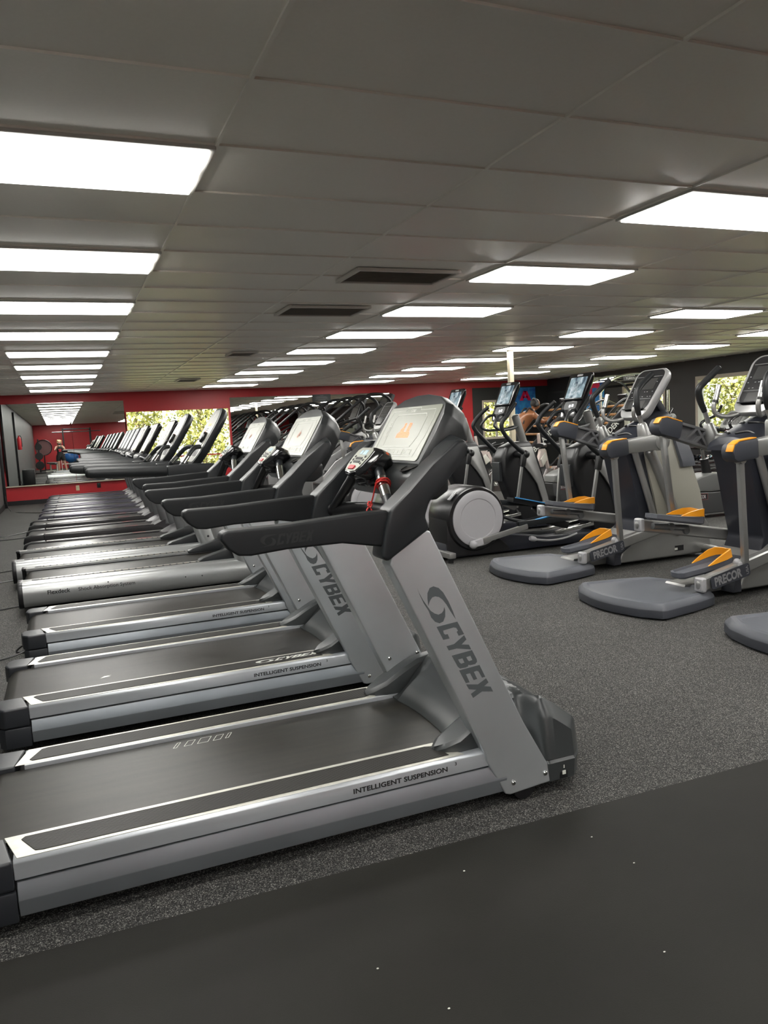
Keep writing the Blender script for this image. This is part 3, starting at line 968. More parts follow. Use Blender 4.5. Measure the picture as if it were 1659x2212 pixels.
        b.build('pulse_sensor', BLACK if s_ > 0 else CHROME, gr)
    b = N(); b.tube([(1.02, -0.34, 1.04), (1.10, -0.15, 1.055), (1.10, 0.15, 1.055), (1.02, 0.34, 1.04)], 0.026, 12, smooth=4)
    b.tube([(1.03, 0.33, 1.00), (1.08, 0.22, 1.035), (1.08, 0.12, 0.985), (1.08, 0.0, 1.03), (1.08, -0.08, 0.975), (1.08, -0.16, 1.02), (1.05, -0.28, 1.00)], 0.006, 6, smooth=6)
    b.build('crossbar', BLACK, t)
    # print on the deck side
    text_part('INTELLIGENT SUSPENSION', 0.0235, (0.780, -0.4296, 0.180), (1, 0, 0.001), (0, 0, 1), BLKPRINT, 'side_lettering', t, off=(RX, 0, 0), sx=1.24, bold=0.0005)
    text_part('3', 0.016, (1.156, -0.4297, 0.195), (1, 0, 0), (0, 0, 1), BLKPRINT, 'side_lettering', t, off=(RX, 0, 0), sx=1.2)
    return t

T0 = cybex('nearest grey treadmill, its round edged console lit with orange blocks', 'grey slab-upright treadmills', 'near')
T0.location = (RX, 2.735, 0)
T1 = cybex('second grey slab-upright treadmill, with white lettering on its foot strip', 'grey slab-upright treadmills')
T1.location = (RX - 0.01, 4.125, 0)
T2 = dup(T1, (RX + 0.035, 5.52, 0), 'third grey slab-upright treadmill, standing next to the silver tube-sided one')
# white marks unique to the first two
b = MB(RX, 0, 0)
for x0, w_, h_ in ((0.285, 0.012, 0.045), (0.325, 0.028, 0.045), (0.375, 0.040, 0.048), (0.435, 0.028, 0.045), (0.482, 0.012, 0.045)):
    b.plate(line_polys([(x0, 0), (x0 + w_, 0), (x0 + w_ + 0.022, h_), (x0 + 0.022, h_)], 0.0018, True), (0, 0.195, 0.2054), (1, 0, 0), (0, 1, 0), 0.0004)
b.build('belt_print', WHITE, T0)
b = MB(RX, 0, 0)
word_mark(b, (0.90, -0.372, 0.2262), (1, 0.0, 0), (0.3, 1, 0), 0.045, du=1.25)
b.build('strip_lettering', WHITE, T1)
b = MB(RX, 0, 0)
b.plate([[(0.08, 0), (0.13, 0.015), (0.115, 0.022), (0.135, 0.03), (0.10, 0.03)]], (0.0, -0.12, 0.2054), (1, 0, 0), (0, 1, 0), 0.0004)
b.build('belt_scuff', WHITE, T1)
# red safety cord wound round the near pulse grip
b = MB()
C0 = Vector((1.049, 2.735 - 0.168, 1.170)); ax = Vector((-0.012, -0.075, -0.062)).normalized()
u, v = ringbasis(ax)
pts = []
for k in range(49):
    a = 2 * math.pi * k / 12
    pts.append(C0 + ax * (0.004 * math.sin(a * 0.37) + 0.012 * (k / 48 - 0.5)) + (u * math.cos(a) + v * math.sin(a)) * (0.0255 + 0.003 * math.sin(a * 1.7)))
b.tube(pts, 0.0028, 6)
b.tube([pts[0], (1.02, 2.60, 1.12), (1.012, 2.615, 1.09), (0.998, 2.61, 1.075), (0.99, 2.60, 1.03), (0.975, 2.58, 0.985)], 0.0026, 6, smooth=5)
b.tube([(1.012, 2.615, 1.09), (1.02, 2.60, 1.06), (1.035, 2.575, 1.02), (1.045, 2.56, 0.985)], 0.0026, 6, smooth=5)
b.tube([(1.004, 2.617, 1.10), (1.012, 2.61, 1.085), (1.02, 2.612, 1.10), (1.010, 2.62, 1.105), (1.004, 2.61, 1.09)], 0.003, 6, smooth=4)
tag(b.build('safety_cord', REDCORD), 'red safety cord wound round the chrome grip of the nearest treadmill', 'cord')

# ------------------------------------------------------------------ silver treadmills with tube sides
def strip_mat():
    m = bpy.data.materials.new('notched_foot_strip')
    m.use_nodes = True
    n = m.node_tree.nodes; l = m.node_tree.links
    b = n['Principled BSDF']
    tc = n.new('ShaderNodeTexCoord')
    sp = n.new('ShaderNodeSeparateXYZ'); l.new(tc.outputs['Object'], sp.inputs[0])
    mo = n.new('ShaderNodeMath'); mo.operation = 'PINGPONG'; mo.inputs[1].default_value = 0.0285
    l.new(sp.outputs['X'], mo.inputs[0])
    gt = n.new('ShaderNodeMath'); gt.operation = 'GREATER_THAN'; gt.inputs[1].default_value = 0.0075
    l.new(mo.outputs[0], gt.inputs[0])
    mx = n.new('ShaderNodeMix'); mx.data_type = 'RGBA'
    mx.inputs['A'].default_value = (0.03, 0.03, 0.03, 1); mx.inputs['B'].default_value = (0.42, 0.40, 0.34, 1)
    l.new(gt.outputs[0], mx.inputs['Factor']); l.new(mx.outputs['Result'], b.inputs['Base Color'])
    b.inputs['Roughness'].default_value = 0.35
    b.inputs['Metallic'].default_value = 0.4
    return m
NOTCH = strip_mat()
FLEXS = mat('brushed_tube_silver', (0.44, 0.45, 0.45), 0.30, 0.65, var=0.04, scale=3)
FACE = mat('warm_grey_fascia', (0.26, 0.26, 0.235), 0.32)

def tube_treadmill(label, group):
    t = thing('treadmill', label, 'treadmill', (0, 0, 0), group=group)
    N = lambda: MB(RX, 0, 0)
    for s_ in (-1, 1):
        prof = []
        for k in range(15):
            a = R(-90 + 180 * k / 14)
            prof.append((s_ * (0.40 + 0.085 * math.cos(a) ** 0.8 if abs(math.cos(a)) > 1e-6 else s_ and s_ * 0.40), 0.170 + 0.105 * math.sin(a)))
        prof = [(s_ * (0.40 + 0.085 * max(0, math.cos(R(-90 + 180 * k / 14))) ** 0.8), 0.170 + 0.105 * math.sin(R(-90 + 180 * k / 14))) for k in range(15)]
        prof += [(s_ * 0.30, 0.275), (s_ * 0.30, 0.255), (s_ * 0.36, 0.25), (s_ * 0.36, 0.065)]
        b = N(); b.prism(prof, -0.40, 1.62, 'x', ang=60)
        sr = b.build('side_tube', FLEXS, t, ang=50)
        b = N()
        p2 = [(y + (0.004 * s_ if abs(y) > 0.4 else 0), z + (0.004 if z > 0.2 else -0.004)) for y, z in prof]
        b.prism(p2, -0.435, -0.398, 'x', bev=0.004, ang=60)
        b.build('end_cap', BLACK, t)
        b = N(); b.prism(rrect(-0.33, s_ * 0.36 - 0.028, 1.12, s_ * 0.36 + 0.028, 0.027, 6), 0.275, 0.2775, 'z')
        b.build('foot_strip', BLACK, t)
        b = N(); b.prism(rrect(-0.27, s_ * 0.36 - 0.019, 1.06, s_ * 0.36 + 0.019, 0.004, 2), 0.2775, 0.279, 'z')
        b.build('notched_strip', NOTCH, t)
        if s_ < 0:
            b = N()
            for x, z in ((1.02, 0.17), (0.88, 0.175), (0.25, 0.21)):
                b.ball((x, -0.484, z), 0.006, 8)
            b.build('screw', BLACK, sr)
            text_part('Flexdeck', 0.048, (-0.22, -0.4862, 0.165), (1, 0, 0), (0, 0, 1), BLKPRINT, 'lettering', sr, off=(RX, 0, 0), bold=0.0008)
            text_part('Shock Absorption System', 0.043, (0.015, -0.4862, 0.165), (1, 0, 0), (0, 0, 1), BLKPRINT, 'lettering', sr, off=(RX, 0, 0))
    b = N(); b.box((0.58, 0, 0.13), (1.90, 0.72, 0.15), bev=0.005); b.build('chassis', BLACK, t)
    b = N()
    poly = [(-0.34 + 0.075 * math.cos(R(270 - 180 * k / 8)), 0.168 + 0.082 * math.sin(R(270 - 180 * k / 8))) for k in range(9)]
    b.prism(poly + [(1.4, 0.25), (1.4, 0.24), (-0.33, 0.236), (-0.33, 0.10)], -0.285, 0.285, 'y'); b.build('belt', BELT, t)
    # hood and its two prongs
    b = N()
    b.prism([(1.30, 0.25), (1.36, 0.31), (1.60, 0.33), (1.80, 0.22), (1.84, 0.06), (1.45, 0.04)], -0.40, 0.40, 'y', bev=0.03, seg=3)
    for s_ in (-1, 1):
        b.prism([(1.02, 0.262), (1.02, 0.285), (1.06, 0.305), (1.38, 0.385), (1.42, 0.30), (1.35, 0.262)], s_ * 0.27, s_ * 0.38, 'y', bev=0.012)
    b.build('motor_hood', DARK, t)
    for s_ in (-1, 1):
        # stout silver uprights
        b = N()
        Ls = []
        for x, z, rx_, ry_ in ((1.43, 0.22, 0.085, 0.055), (1.36, 0.45, 0.080, 0.052), (1.27, 0.80, 0.072, 0.048), (1.18, 1.10, 0.068, 0.044)):
            Ls.append([(x + rx_ * math.cos(2 * math.pi * k / 20), s_ * 0.415 + ry_ * math.sin(2 * math.pi * k / 20), z + 0.02 * math.cos(2 * math.pi * k / 20)) for k in range(20)])
        b.loft(Ls); u = b.build('upright', FLEXS, t)
        if s_ < 0:
            b = N(); b.ball((1.42, -0.468, 0.34), 0.012, 10, (1, 0.4, 1)); b.build('bolt', BLACK, u)
            text_part('FITNESS', 0.055, (1.235, -0.468, 0.93), (0.27, 0, -1.0), (1.0, 0, 0.27), REDP, 'lettering', u, off=(RX, 0, 0), bold=0.001)
        # fat handrail
        b = N()
        b.tube([(0.165, s_ * 0.42, 1.118), (0.25, s_ * 0.42, 1.112), (0.60, s_ * 0.42, 1.10), (0.80, s_ * 0.42, 1.09)], 0.047, 18, smooth=3, rr=[0.036, 0.047, 0.046, 0.047])
        b.build('handrail', RUBBER, t)
        b = N(); b.prism([(0.80, 1.045), (0.80, 1.137), (1.04, 1.140), (1.20, 1.135), (1.26, 1.07), (1.22, 1.035)], s_ * 0.365, s_ * 0.470, 'y', bev=0.020, seg=3)
        b.build('rail_socket', DARK, t)
        b = N()
        b.tube([(0.93, s_ * 0.36, 1.12), (1.00, s_ * 0.30, 1.20), (1.07, s_ * 0.24, 1.27), (1.13, s_ * 0.18, 1.28)], 0.021, 12, smooth=4)
        g_ = b.build('pulse_grip_arm', DARK, t)
        b = N(); b.tube([(0.95, s_ * 0.343, 1.143), (1.00, s_ * 0.30, 1.20)], 0.023, 12, caps=False); b.build('pulse_sensor', CHROME, g_)
    # tall rounded console
    O = Vector((1.055, 0, 1.125)); V = Vector((0.31, 0, 0.49)).normalized(); U = Vector((0, -1, 0)); Nn = Vector((-V.z, 0, V.x))
    P = lambda u, v, n_: O + U * u + V * v + Nn * n_
    OUT = rrect(-0.29, 0.0, 0.29, 0.585, 0.20, 7)
    OUT = [(u * (0.86 + 0.14 * v / 0.58), v) for u, v in OUT]
    b = N(); b.loft([[P(u, v, 0) for u, v in OUT], [P(u, v, -0.04) for u, v in OUT], [P(u * 0.9, 0.29 + (v - 0.29) * 0.94, -0.07) for u, v in OUT]], bev=0.010)
    b.build('console', DARK, t)
    b = N(); b.plate([[(u * 0.88, 0.29 + (v - 0.29) * 0.92) for u, v in OUT]], P(0, 0, 0.0005), U, V, 0.003)
    fc = b.build('console_face', FACE, t)
    b = N(); b.plate([rrect(-0.07, 0.395, 0.07, 0.42, 0.004), rrect(-0.07, 0.33, -0.03, 0.345, 0.003)], P(0, 0, 0.0036), U, V, 0.001)
    b.build('lit_display', LED, fc)
    b = N(); b.plate([rrect(-0.03 + 0.022 * i, 0.345 + 0.018 * j, -0.018 + 0.022 * i, 0.355 + 0.018 * j, 0.002, 2) for i in range(3) for j in range(2)] + [rrect(-0.14, 0.08, 0.14, 0.18, 0.03)], P(0, 0, 0.0036), U, V, 0.001)
    b.plate([rrect(-0.11, 0.345, -0.085, 0.375, 0.002, 2)], P(0, 0, 0.0036), U, V, 0.001)
    b.build('panel_print', BLACK, fc)
    b = N(); b.lathe([(0.012, 0), (0.026, 0), (0.026, 0.001), (0.012, 0.001)], P(0.0, 0.505, 0.0036), Nn, 20); b.plate([L_rect(-0.003, 0.48, 0.004, 0.53)], P(0, 0, 0.0036), U, V, 0.0015); b.build('logo', WHITE, fc)
    b = N(); b.plate([rrect(-0.13, 0.185, 0.13, 0.245, 0.02)], P(0, 0, 0.0036), U, V, 0.004); b.build('tray_panel', FLEXS, fc)
    b = N()
    b.lathe([(0.055, 0), (0.055, 0.02), (0.045, 0.03), (0, 0.03)], P(0.08, 0.27, 0.004), Nn, 24)
    b.build('fan_vent', BLACK, fc)
    b = N(); b.tube([P(0.07, 0.25, 0.03), P(0.0, 0.22, 0.05), P(-0.10, 0.20, 0.04), P(-0.15, 0.12, 0.03), P(-0.12, 0.04, 0.03)], 0.004, 6, smooth=5)
    b.build('safety_lead', BLACK, fc)
    return t

T3 = tube_treadmill('silver tube-sided treadmill, the one nearer the camera, lettered along its side', 'silver tube-sided treadmills')
T3.location = (RX + 0.0, 7.235, 0)
T4 = dup(T3, (RX - 0.11, 8.53, 0), 'silver tube-sided treadmill just behind the lettered one, next to the black treadmills')

# ------------------------------------------------------------------ black treadmills
BRAIL = mat('black_rail', (0.035, 0.033, 0.035), 0.26, 0.3)
def black_treadmill(label, group, tone):
    t = thing('treadmill', label, 'treadmill', (0, 0, 0), group=group)
    N = lambda: MB(0.45, 0, 0)
    rail = {0: BRAIL, 1: mat('purple_grey_rail', (0.085, 0.08, 0.10), 0.28, 0.4)}[tone]
    b = N(); b.box((0.46, 0, 0.11), (1.75, 0.74, 0.12), bev=0.01); b.build('chassis', BLACK, t)
    b = N()
    poly = [(-0.42 + 0.06 * math.cos(R(270 - 180 * k / 8)), 0.125 + 0.06 * math.sin(R(270 - 180 * k / 8))) for k in range(9)]
    b.prism(poly + [(1.2, 0.185), (1.2, 0.175), (-0.41, 0.172), (-0.41, 0.08)], -0.27, 0.27, 'y')
    b.build('belt', mat('worn_belt', (0.040, 0.037, 0.035), 0.28, var=0.3, scale=5, stretch=(0.4, 5, 1), spec=0.7), t)
    for s_ in (-1, 1):
        b = N(); b.prism([(s_ * 0.285, 0.05), (s_ * 0.285, 0.195), (s_ * 0.30, 0.205), (s_ * 0.375, 0.203), (s_ * 0.40, 0.185), (s_ * 0.405, 0.10), (s_ * 0.38, 0.05)], -0.26, 1.25, 'x', bev=0.006)
        r_ = b.build('side_rail', rail, t)
        b = N(); b.prism([(-0.25, s_ * 0.30), (0.0 if tone else 1.1, s_ * 0.30), (0.06 if tone else 1.15, s_ * 0.365), (-0.25, s_ * 0.365)], 0.204, 0.206, 'z')
        b.build('bright_strip', LEDGE if tone else mat('satin_strip', (0.30, 0.28, 0.27), 0.3, 0.5), r_)
        b = N(); b.prism([(-0.52, 0.10), (-0.50, 0.18), (-0.42, 0.205), (-0.26, 0.207), (-0.26, 0.045), (-0.42, 0.03)], s_ * 0.28, s_ * 0.415, 'y', bev=0.02, seg=3)
        b.build('end_cap', BLACK if not tone else mat('purple_black_cap', (0.03, 0.028, 0.04), 0.35), t)
        if not tone:
            b = N(); b.plate([L_rect(0, 0, 0.16, 0.014)], (0.75, s_ * 0.33, 0.2062), (1, 0, 0), (0, 1, 0), 0.001); b.build('red_print', REDP, r_)
        # uprights
        b = N()
        Ls = []
        for x, z, rx_, ry_ in ((1.30, 0.20, 0.075, 0.04), (1.20, 0.60, 0.065, 0.036), (1.10, 1.08, 0.06, 0.034)):
            Ls.append([(x + rx_ * math.cos(2 * math.pi * k / 16), s_ * 0.37 + ry_ * math.sin(2 * math.pi * k / 16), z) for k in range(16)])
        b.loft(Ls); b.build('upright', mat('mid_grey_paint', (0.16, 0.165, 0.17), 0.35, 0.5), t)
        b = N(); b.tube([(0.25, s_ * 0.40, 1.09), (0.40, s_ * 0.40, 1.085), (0.75, s_ * 0.40, 1.08), (1.10, s_ * 0.38, 1.08)], 0.040, 14, smooth=3, rr=[0.030, 0.040, 0.040, 0.045])
        b.build('handrail', DARK, t)
    b = N()
    Ls = []
    for x, w_, z in ((1.05, 0.36, 0.205), (1.15, 0.40, 0.25), (1.26, 0.41, 0.30), (1.42, 0.40, 0.30), (1.55, 0.36, 0.22), (1.62, 0.30, 0.10)):
        L = []
        for k in range(17):
            y = -w_ + 2 * w_ * k / 16
            L.append((x + 0.10 * (1 - abs(y) / w_) * (1 if x < 1.3 else 0.5), y, z - 0.05 * (abs(y) / w_) ** 6 + 0.008 * math.cos(2 * math.pi * y / w_) * (1 if x < 1.4 else 0)))
        L += [(x + 0.02, w_ * 0.98, 0.05), (x + 0.02, -w_ * 0.98, 0.05)]
        Ls.append(L)
    b.loft(Ls); b.build('motor_hood', mat('dark_glossy_hood', (0.055, 0.05, 0.055), 0.40), t)
    # console
    O = Vector((1.03, 0, 1.12)); V = Vector((0.30, 0, 0.50)).normalized(); U = Vector((0, -1, 0)); Nn = Vector((-V.z, 0, V.x))
    P = lambda u, v, n_: O + U * u + V * v + Nn * n_
    OUT = rrect(-0.30, 0.0, 0.30, 0.54, 0.05, 4)
    b = N(); b.loft([[P(u, v, 0) for u, v in OUT], [P(u, v, -0.035) for u, v in OUT], [P(u * 0.9, 0.27 + (v - 0.27) * 0.92, -0.075) for u, v in OUT]], bev=0.012)
    b.build('console', GLOSSB if not tone else mat('plum_black', (0.03, 0.03, 0.04), 0.3), t)
    b = N(); b.plate([rrect(-0.275, 0.10, 0.275, 0.52, 0.02)], P(0, 0, 0.0005), U, V, 0.003)
    fc = b.build('console_face', mat('cream_fascia', (0.36, 0.34, 0.27), 0.35) if not tone else mat('pale_blue_fascia', (0.26, 0.27, 0.30), 0.3), t)
    b = N(); b.plate([rrect(-0.14, 0.27, 0.14, 0.47, 0.01)], P(0, 0, 0.0036), U, V, 0.002); b.build('screen', PANEL_D, fc)
    b = N(); b.prism([(0.96, 1.10), (1.00, 1.16), (1.10, 1.19), (1.16, 1.12), (1.10, 1.06)], -0.30, 0.30, 'y', bev=0.015)
    b.tube([(0.93, -0.2, 1.13), (0.90, -0.1, 1.15), (0.90, 0.1, 1.15), (0.93, 0.2, 1.13)], 0.018, 10, smooth=4)
    b.build('tray', DARK, t)
    return t
BL = black_treadmill('first black treadmill beyond the silver ones, glossy side rails with a red mark', 'black treadmills', 0)
BL.location = (0.45 - 0.03, 9.86, 0)
dup(BL, (0.45 - 0.06, 11.35, 0), 'second black treadmill beyond the silver ones')
dup(BL, (0.45 - 0.06, 12.75, 0), 'third black treadmill beyond the silver ones, in front of the purple-ended group')
B2 = black_treadmill('nearest of the plum grey treadmills far down the row', 'plum grey treadmills down the row', 1)
B2.location = (0.45 + 0.03, 14.15, 0)
for i, (y, lb) in enumerate(((15.35, 'second plum grey treadmill far down the row'), (16.5, 'third plum grey treadmill far down the row'), (17.6, 'fourth plum grey treadmill far down the row'), (18.7, 'last treadmill of the row, against the red wall'))):
    dup(B2, (0.45 + 0.05 + 0.02 * i, y, 0), lb)

# power cords, each belonging to the treadmill it feeds
PLUM = [o for o in COL.objects if o.name.startswith('treadmill') and abs(o.location.y - 18.7) < 0.01][0]
for i, (pts, own) in enumerate([
    ([(-1.28, 19.2, 0.55), (-1.26, 18.9, 0.25), (-1.15, 18.2, 0.01), (-0.9, 17.4, 0.008), (-0.5, 16.9, 0.008), (-0.3, 16.8, 0.012)], PLUM),
    ([(-1.28, 13.6, 0.45), (-1.2, 13.3, 0.1), (-1.0, 13.0, 0.008), (-0.75, 13.2, 0.008), (-0.35, 13.8, 0.012)], B2),
    ([(-1.28, 12.9, 0.40), (-1.15, 12.6, 0.05), (-0.9, 12.5, 0.008), (-0.45, 12.7, 0.012)], B2),
    ([(-1.28, 9.0, 0.008), (-1.0, 9.15, 0.008), (-0.75, 9.3, 0.008), (-0.35, 9.5, 0.012)], BL),
    ([(-1.28, 8.3, 0.008), (-1.0, 8.5, 0.008), (-0.6, 8.65, 0.008), (-0.5, 8.7, 0.012)], T4),
    ([(-1.28, 6.95, 0.008), (-0.9, 7.05, 0.008), (-0.5, 7.2, 0.008), (-0.3, 7.25, 0.012)], T3),
    ([(-1.28, 5.55, 0.008), (-0.8, 5.5, 0.008), (-0.5, 5.45, 0.008), (-0.3, 5.5, 0.05), (-0.32, 5.62, 0.06), (-0.40, 5.55, 0.02), (-0.2, 5.5, 0.012)], T2)]):
    b = MB(*own.location); b.tube(pts, 0.006, 6, smooth=6)
    b.build('power_cord', mat('cord_grey', (0.16, 0.16, 0.16), 0.5) if i == 4 else BLACK, own)
# ------------------------------------------------------------------ striders: grey rear step plates and swinging arms with yellow trimmed ends
def strider(label, group):
    t = thing('elliptical_strider', label, 'exercise machine', (0, 0, 0), group=group)
    CX = 4.6
    N = lambda: MB(CX, 0, 0)
    # rear step plate
    PL = [(3.415, 0.0), (3.425, -0.13), (3.48, -0.33), (3.565, -0.455), (3.60, -0.465), (3.90, -0.41), (4.10, -0.355), (4.145, -0.33), (4.165, -0.27), (4.215, -0.14), (4.215, 0.14), (4.165, 0.27), (4.145, 0.33), (3.90, 0.41), (3.60, 0.465), (3.565, 0.455), (3.48, 0.33), (3.425, 0.13)]
    c = (3.80, 0.0)
    sc = lambda f, z, f2=None: [(c[0] + (x - c[0]) * f, c[1] + (y - c[1]) * (f2 or f), z) for x, y in PL]
    b = N(); b.loft([sc(0.97, 0.004), sc(1.0, 0.014), sc(1.0, 0.060), sc(0.995, 0.066)]); sp = b.build('step_plate_base', SLATE_D, t)
    b = N(); b.loft([sc(0.996, 0.064), sc(0.985, 0.082), sc(0.93, 0.108), sc(0.86, 0.112), sc(0.82, 0.100), sc(0.80, 0.100)]); pl = b.build('step_plate', SLATE, t)
    # floor beam
    b = N(); b.prism([(4.05, 0.05), (4.10, 0.115), (4.60, 0.125), (4.60, 0.03), (4.05, 0.03)], -0.10, 0.10, 'y', bev=0.012); b.build('floor_beam', AMTSIL, t)
    b = N(); b.prism([(4.44, 0.028), (4.46, 0.13), (4.52, 0.22), (4.62, 0.28), (4.66, 0.20), (4.52, 0.12), (4.53, 0.028)], -0.215, 0.215, 'y', bev=0.015); b.build('beam_collar', SLATE_D, t)
    # silver base shell
    b = N(); b.prism([(4.50, 0.035), (4.54, 0.13), (4.72, 0.29), (4.95, 0.42), (5.45, 0.46), (5.58, 0.30), (5.60, 0.10), (5.52, 0.03)], -0.205, 0.205, 'y', bev=0.03, seg=3)
    bs = b.build('base_shell', AMTSIL, t)
    b = N(); b.box((5.20, -0.207, 0.11), (0.10, 0.004, 0.05)); b.build('data_plate', BLACK, bs)
    b = N(); b.box((5.16, -0.2095, 0.105), (0.035, 0.002, 0.02)); b.build('data_label', WHITE, bs)
    b = N()
    for s_ in (-1, 1):
        b.tube([(5.52, 0, 0.075), (5.52, s_ * 0.33, 0.065)], 0.045, 14)
    b.build('front_foot', AMTSIL, t)
    # upright body
    b = N()
    b.loft([[(5.02, s * w_, z) if 0 else p for p in L] for L in (
        [(4.98, -0.20, 0.30), (5.30, -0.22, 0.30), (5.59, -0.15, 0.30), (5.61, 0, 0.30), (5.59, 0.15, 0.30), (5.30, 0.22, 0.30), (4.98, 0.20, 0.30)],
        [(4.92, -0.20, 0.62), (5.25, -0.22, 0.62), (5.52, -0.15, 0.62), (5.55, 0, 0.62), (5.52, 0.15, 0.62), (5.25, 0.22, 0.62), (4.92, 0.20, 0.62)],
        [(4.85, -0.19, 0.90), (5.18, -0.20, 0.90), (5.42, -0.14, 0.90), (5.44, 0, 0.90), (5.42, 0.14, 0.90), (5.18, 0.20, 0.90), (4.85, 0.19, 0.90)],
        [(4.80, -0.17, 1.12), (5.10, -0.18, 1.14), (5.28, -0.12, 1.20), (5.30, 0, 1.20), (5.28, 0.12, 1.20), (5.10, 0.18, 1.14), (4.80, 0.17, 1.12)])], bev=0.02)
    b.build('body_shell', CREAM, t)
    b = N()
    b.loft([[(5.24, -0.226, 0.86), (5.46, -0.155, 0.86), (5.47, 0.155, 0.86), (5.24, 0.226, 0.86)],
            [(5.23, -0.222, 0.92), (5.44, -0.15, 0.95), (5.44, 0.15, 0.95), (5.23, 0.222, 0.92)],
            [(5.15, -0.19, 1.20), (5.31, -0.13, 1.24), (5.31, 0.13, 1.24), (5.15, 0.19, 1.20)]], bev=0.01)
    b.build('shell_band', SLATE, t)
    # navy front mask facing the runner
    b = N()
    MK = [(4.60, 1.10), (4.66, 0.95), (4.74, 0.60), (4.79, 0.40), (4.74, 0.29), (4.80, 0.27), (4.94, 0.33), (5.02, 0.55), (4.96, 0.85), (4.90, 1.12)]
    b.prism(MK, -0.175, 0.175, 'y', bev=0.02, seg=3)
    b.build('front_mask', NAVY, t)
    for s_ in (-1, 1):
        b = N(); b.tube([(4.70, s_ * 0.195, 1.05), (4.80, s_ * 0.205, 0.75), (4.88, s_ * 0.21, 0.50), (4.93, s_ * 0.21, 0.30)], 0.030, 12, smooth=4); b.build('mask_tube', AMTSIL, t)
        b = N(); b.tube([(4.87, s_ * 0.21, 1.03), (5.00, s_ * 0.22, 0.75), (5.14, s_ * 0.22, 0.42), (5.20, s_ * 0.21, 0.25)], 0.045, 14, smooth=4); b.build('side_tube', AMTSIL, t)
    # shroud on top
    b = N()
    def rng(x, z, w_, h):
        return [(x, w_ * math.cos(R(180 * k / 12)), z + h * math.sin(R(180 * k / 12))) for k in range(13)]
    b.loft([rng(4.59, 1.06, 0.185, 0.05), rng(4.62, 1.09, 0.20, 0.075), rng(4.75, 1.13, 0.20, 0.10), rng(4.90, 1.18, 0.175, 0.125), rng(5.05, 1.25, 0.14, 0.13), rng(5.20, 1.30, 0.115, 0.10), rng(5.30, 1.22, 0.11, 0.06)], bev=0.006)
    b.build('top_shroud', NAVY, t)
    b = N()
    for s_ in (-1, 1):
        b.tube([(4.66, s_ * 0.03, 1.19), (4.71, s_ * 0.10, 1.20), (4.73, s_ * 0.14, 1.18)], 0.012, 8, smooth=4)
        b.tube([(4.80, s_ * 0.02, 1.265), (4.84, s_ * 0.09, 1.26), (4.88, s_ * 0.13, 1.24)], 0.010, 8, smooth=4)
    b.build('shroud_vent', BLACK, t)
    # mast
    b = N(); b.bar((5.33, 0, 1.18), (5.02, 0, 1.60), 0.10, 0.07, bev=0.012, up=(1, 0, 1)); b.build('mast', NAVY, t)
    # cross axle with discs
    b = N(); b.cyl((4.83, -0.36, 1.125), (4.83, 0.36, 1.125), 0.058, 24, bev=0.006); ax = b.build('cross_axle', AMTSIL, t)
    # near arm, level; far arm, tipped up
    def arm(s_, tip, z_tip, near):
        y = s_ * 0.375
        a = Vector((4.83, y, 1.12)); e = Vector((tip, y, z_tip))
        d = (e - a).normalized()
        sd = Vector((d.z, 0, -d.x))
        if sd.z < 0:
            sd = -sd
        q = lambda L, h: (a + d * L + sd * h)
        tot = (e - a).length
        b = N()
        L = []
        pts2 = [(0.0, 0.072), (tot - 0.25, 0.062), (tot - 0.20, 0.058), (tot - 0.20, -0.058), (tot - 0.25, -0.06), (0.0, -0.072)]
        if near:
            b.loft([[tuple(q(u, v) + Vector((0, dy, 0))) for u, v in pts2] for dy in (-0.038, 0.038)], bev=0.018)
        else:
            # open web: three ribs and two bands
            for u0, v0, u1, v1 in ((0, 0.068, tot - 0.22, 0.060), (0, -0.068, tot - 0.22, -0.058), (0.06, -0.06, 0.20, 0.06), (0.20, 0.06, 0.30, -0.06), (0.20, -0.06, 0.10, 0.06)):
                b.bar(q(u0, v0), q(u1, v1), 0.075, 0.022, bev=0.004, up=sd)
            b.bar(q(0.04, 0.0), q(tot - 0.22, 0.0), 0.010, 0.12, up=sd)
        ar = b.build('swing_arm', AMTSIL if near else mat('web_grey', (0.13, 0.13, 0.135), 0.4, 0.3), t)
        b = N(); b.lathe([(0.077, -0.045), (0.080, -0.03), (0.080, 0.03), (0.077, 0.045), (0.06, 0.048), (0.0, 0.048)], a, (0, s_, 0), 32); b.build('hub_disc', AMTSIL, ar)
        # dark end housing
        b = N()
        rr = []
        for u, v in ((tot - 0.235, 0.072), (tot - 0.06, 0.070), (tot - 0.015, 0.045), (tot, 0.0), (tot - 0.01, -0.045), (tot - 0.04, -0.075), (tot - 0.235, -0.068)):
            rr.append((u, v))
        b.loft([[tuple(q(u, v) + Vector((0, dy, 0))) for u, v in rr] for dy in (-0.062, 0.062)], bev=0.022)
        hs = b.build('arm_housing', SLATE_D, ar)
        b = N()
        st = [(tot - 0.225, 0.0745), (tot - 0.07, 0.0735), (tot - 0.02, 0.052), (tot + 0.003, 0.005)]
        for i in range(3):
            A = q(*st[i]); B = q(*st[i + 1])
            w_ = 0.05
            b.bar(A + Vector((0, -0.022, 0)), B + Vector((0, -0.022, 0)), 0.060, 0.009, bev=0.003, up=sd)
        b.build('yellow_trim', YELLOW, hs)
        return e
    arm(-1, 4.215, 1.075, True)
    arm(1, 4.25, 1.285, False)
    # connecting rods
    b = N(); b.bar((4.335, -0.375, 1.02), (4.405, -0.355, 0.27), 0.035, 0.045, bev=0.005, up=(1, 0, 0)); b.lathe([(0.03, -0.03), (0.03, 0.03)], (4.335, -0.375, 1.02), (0, 1, 0), 16); b.build('connecting_rod', AMTSIL, t)
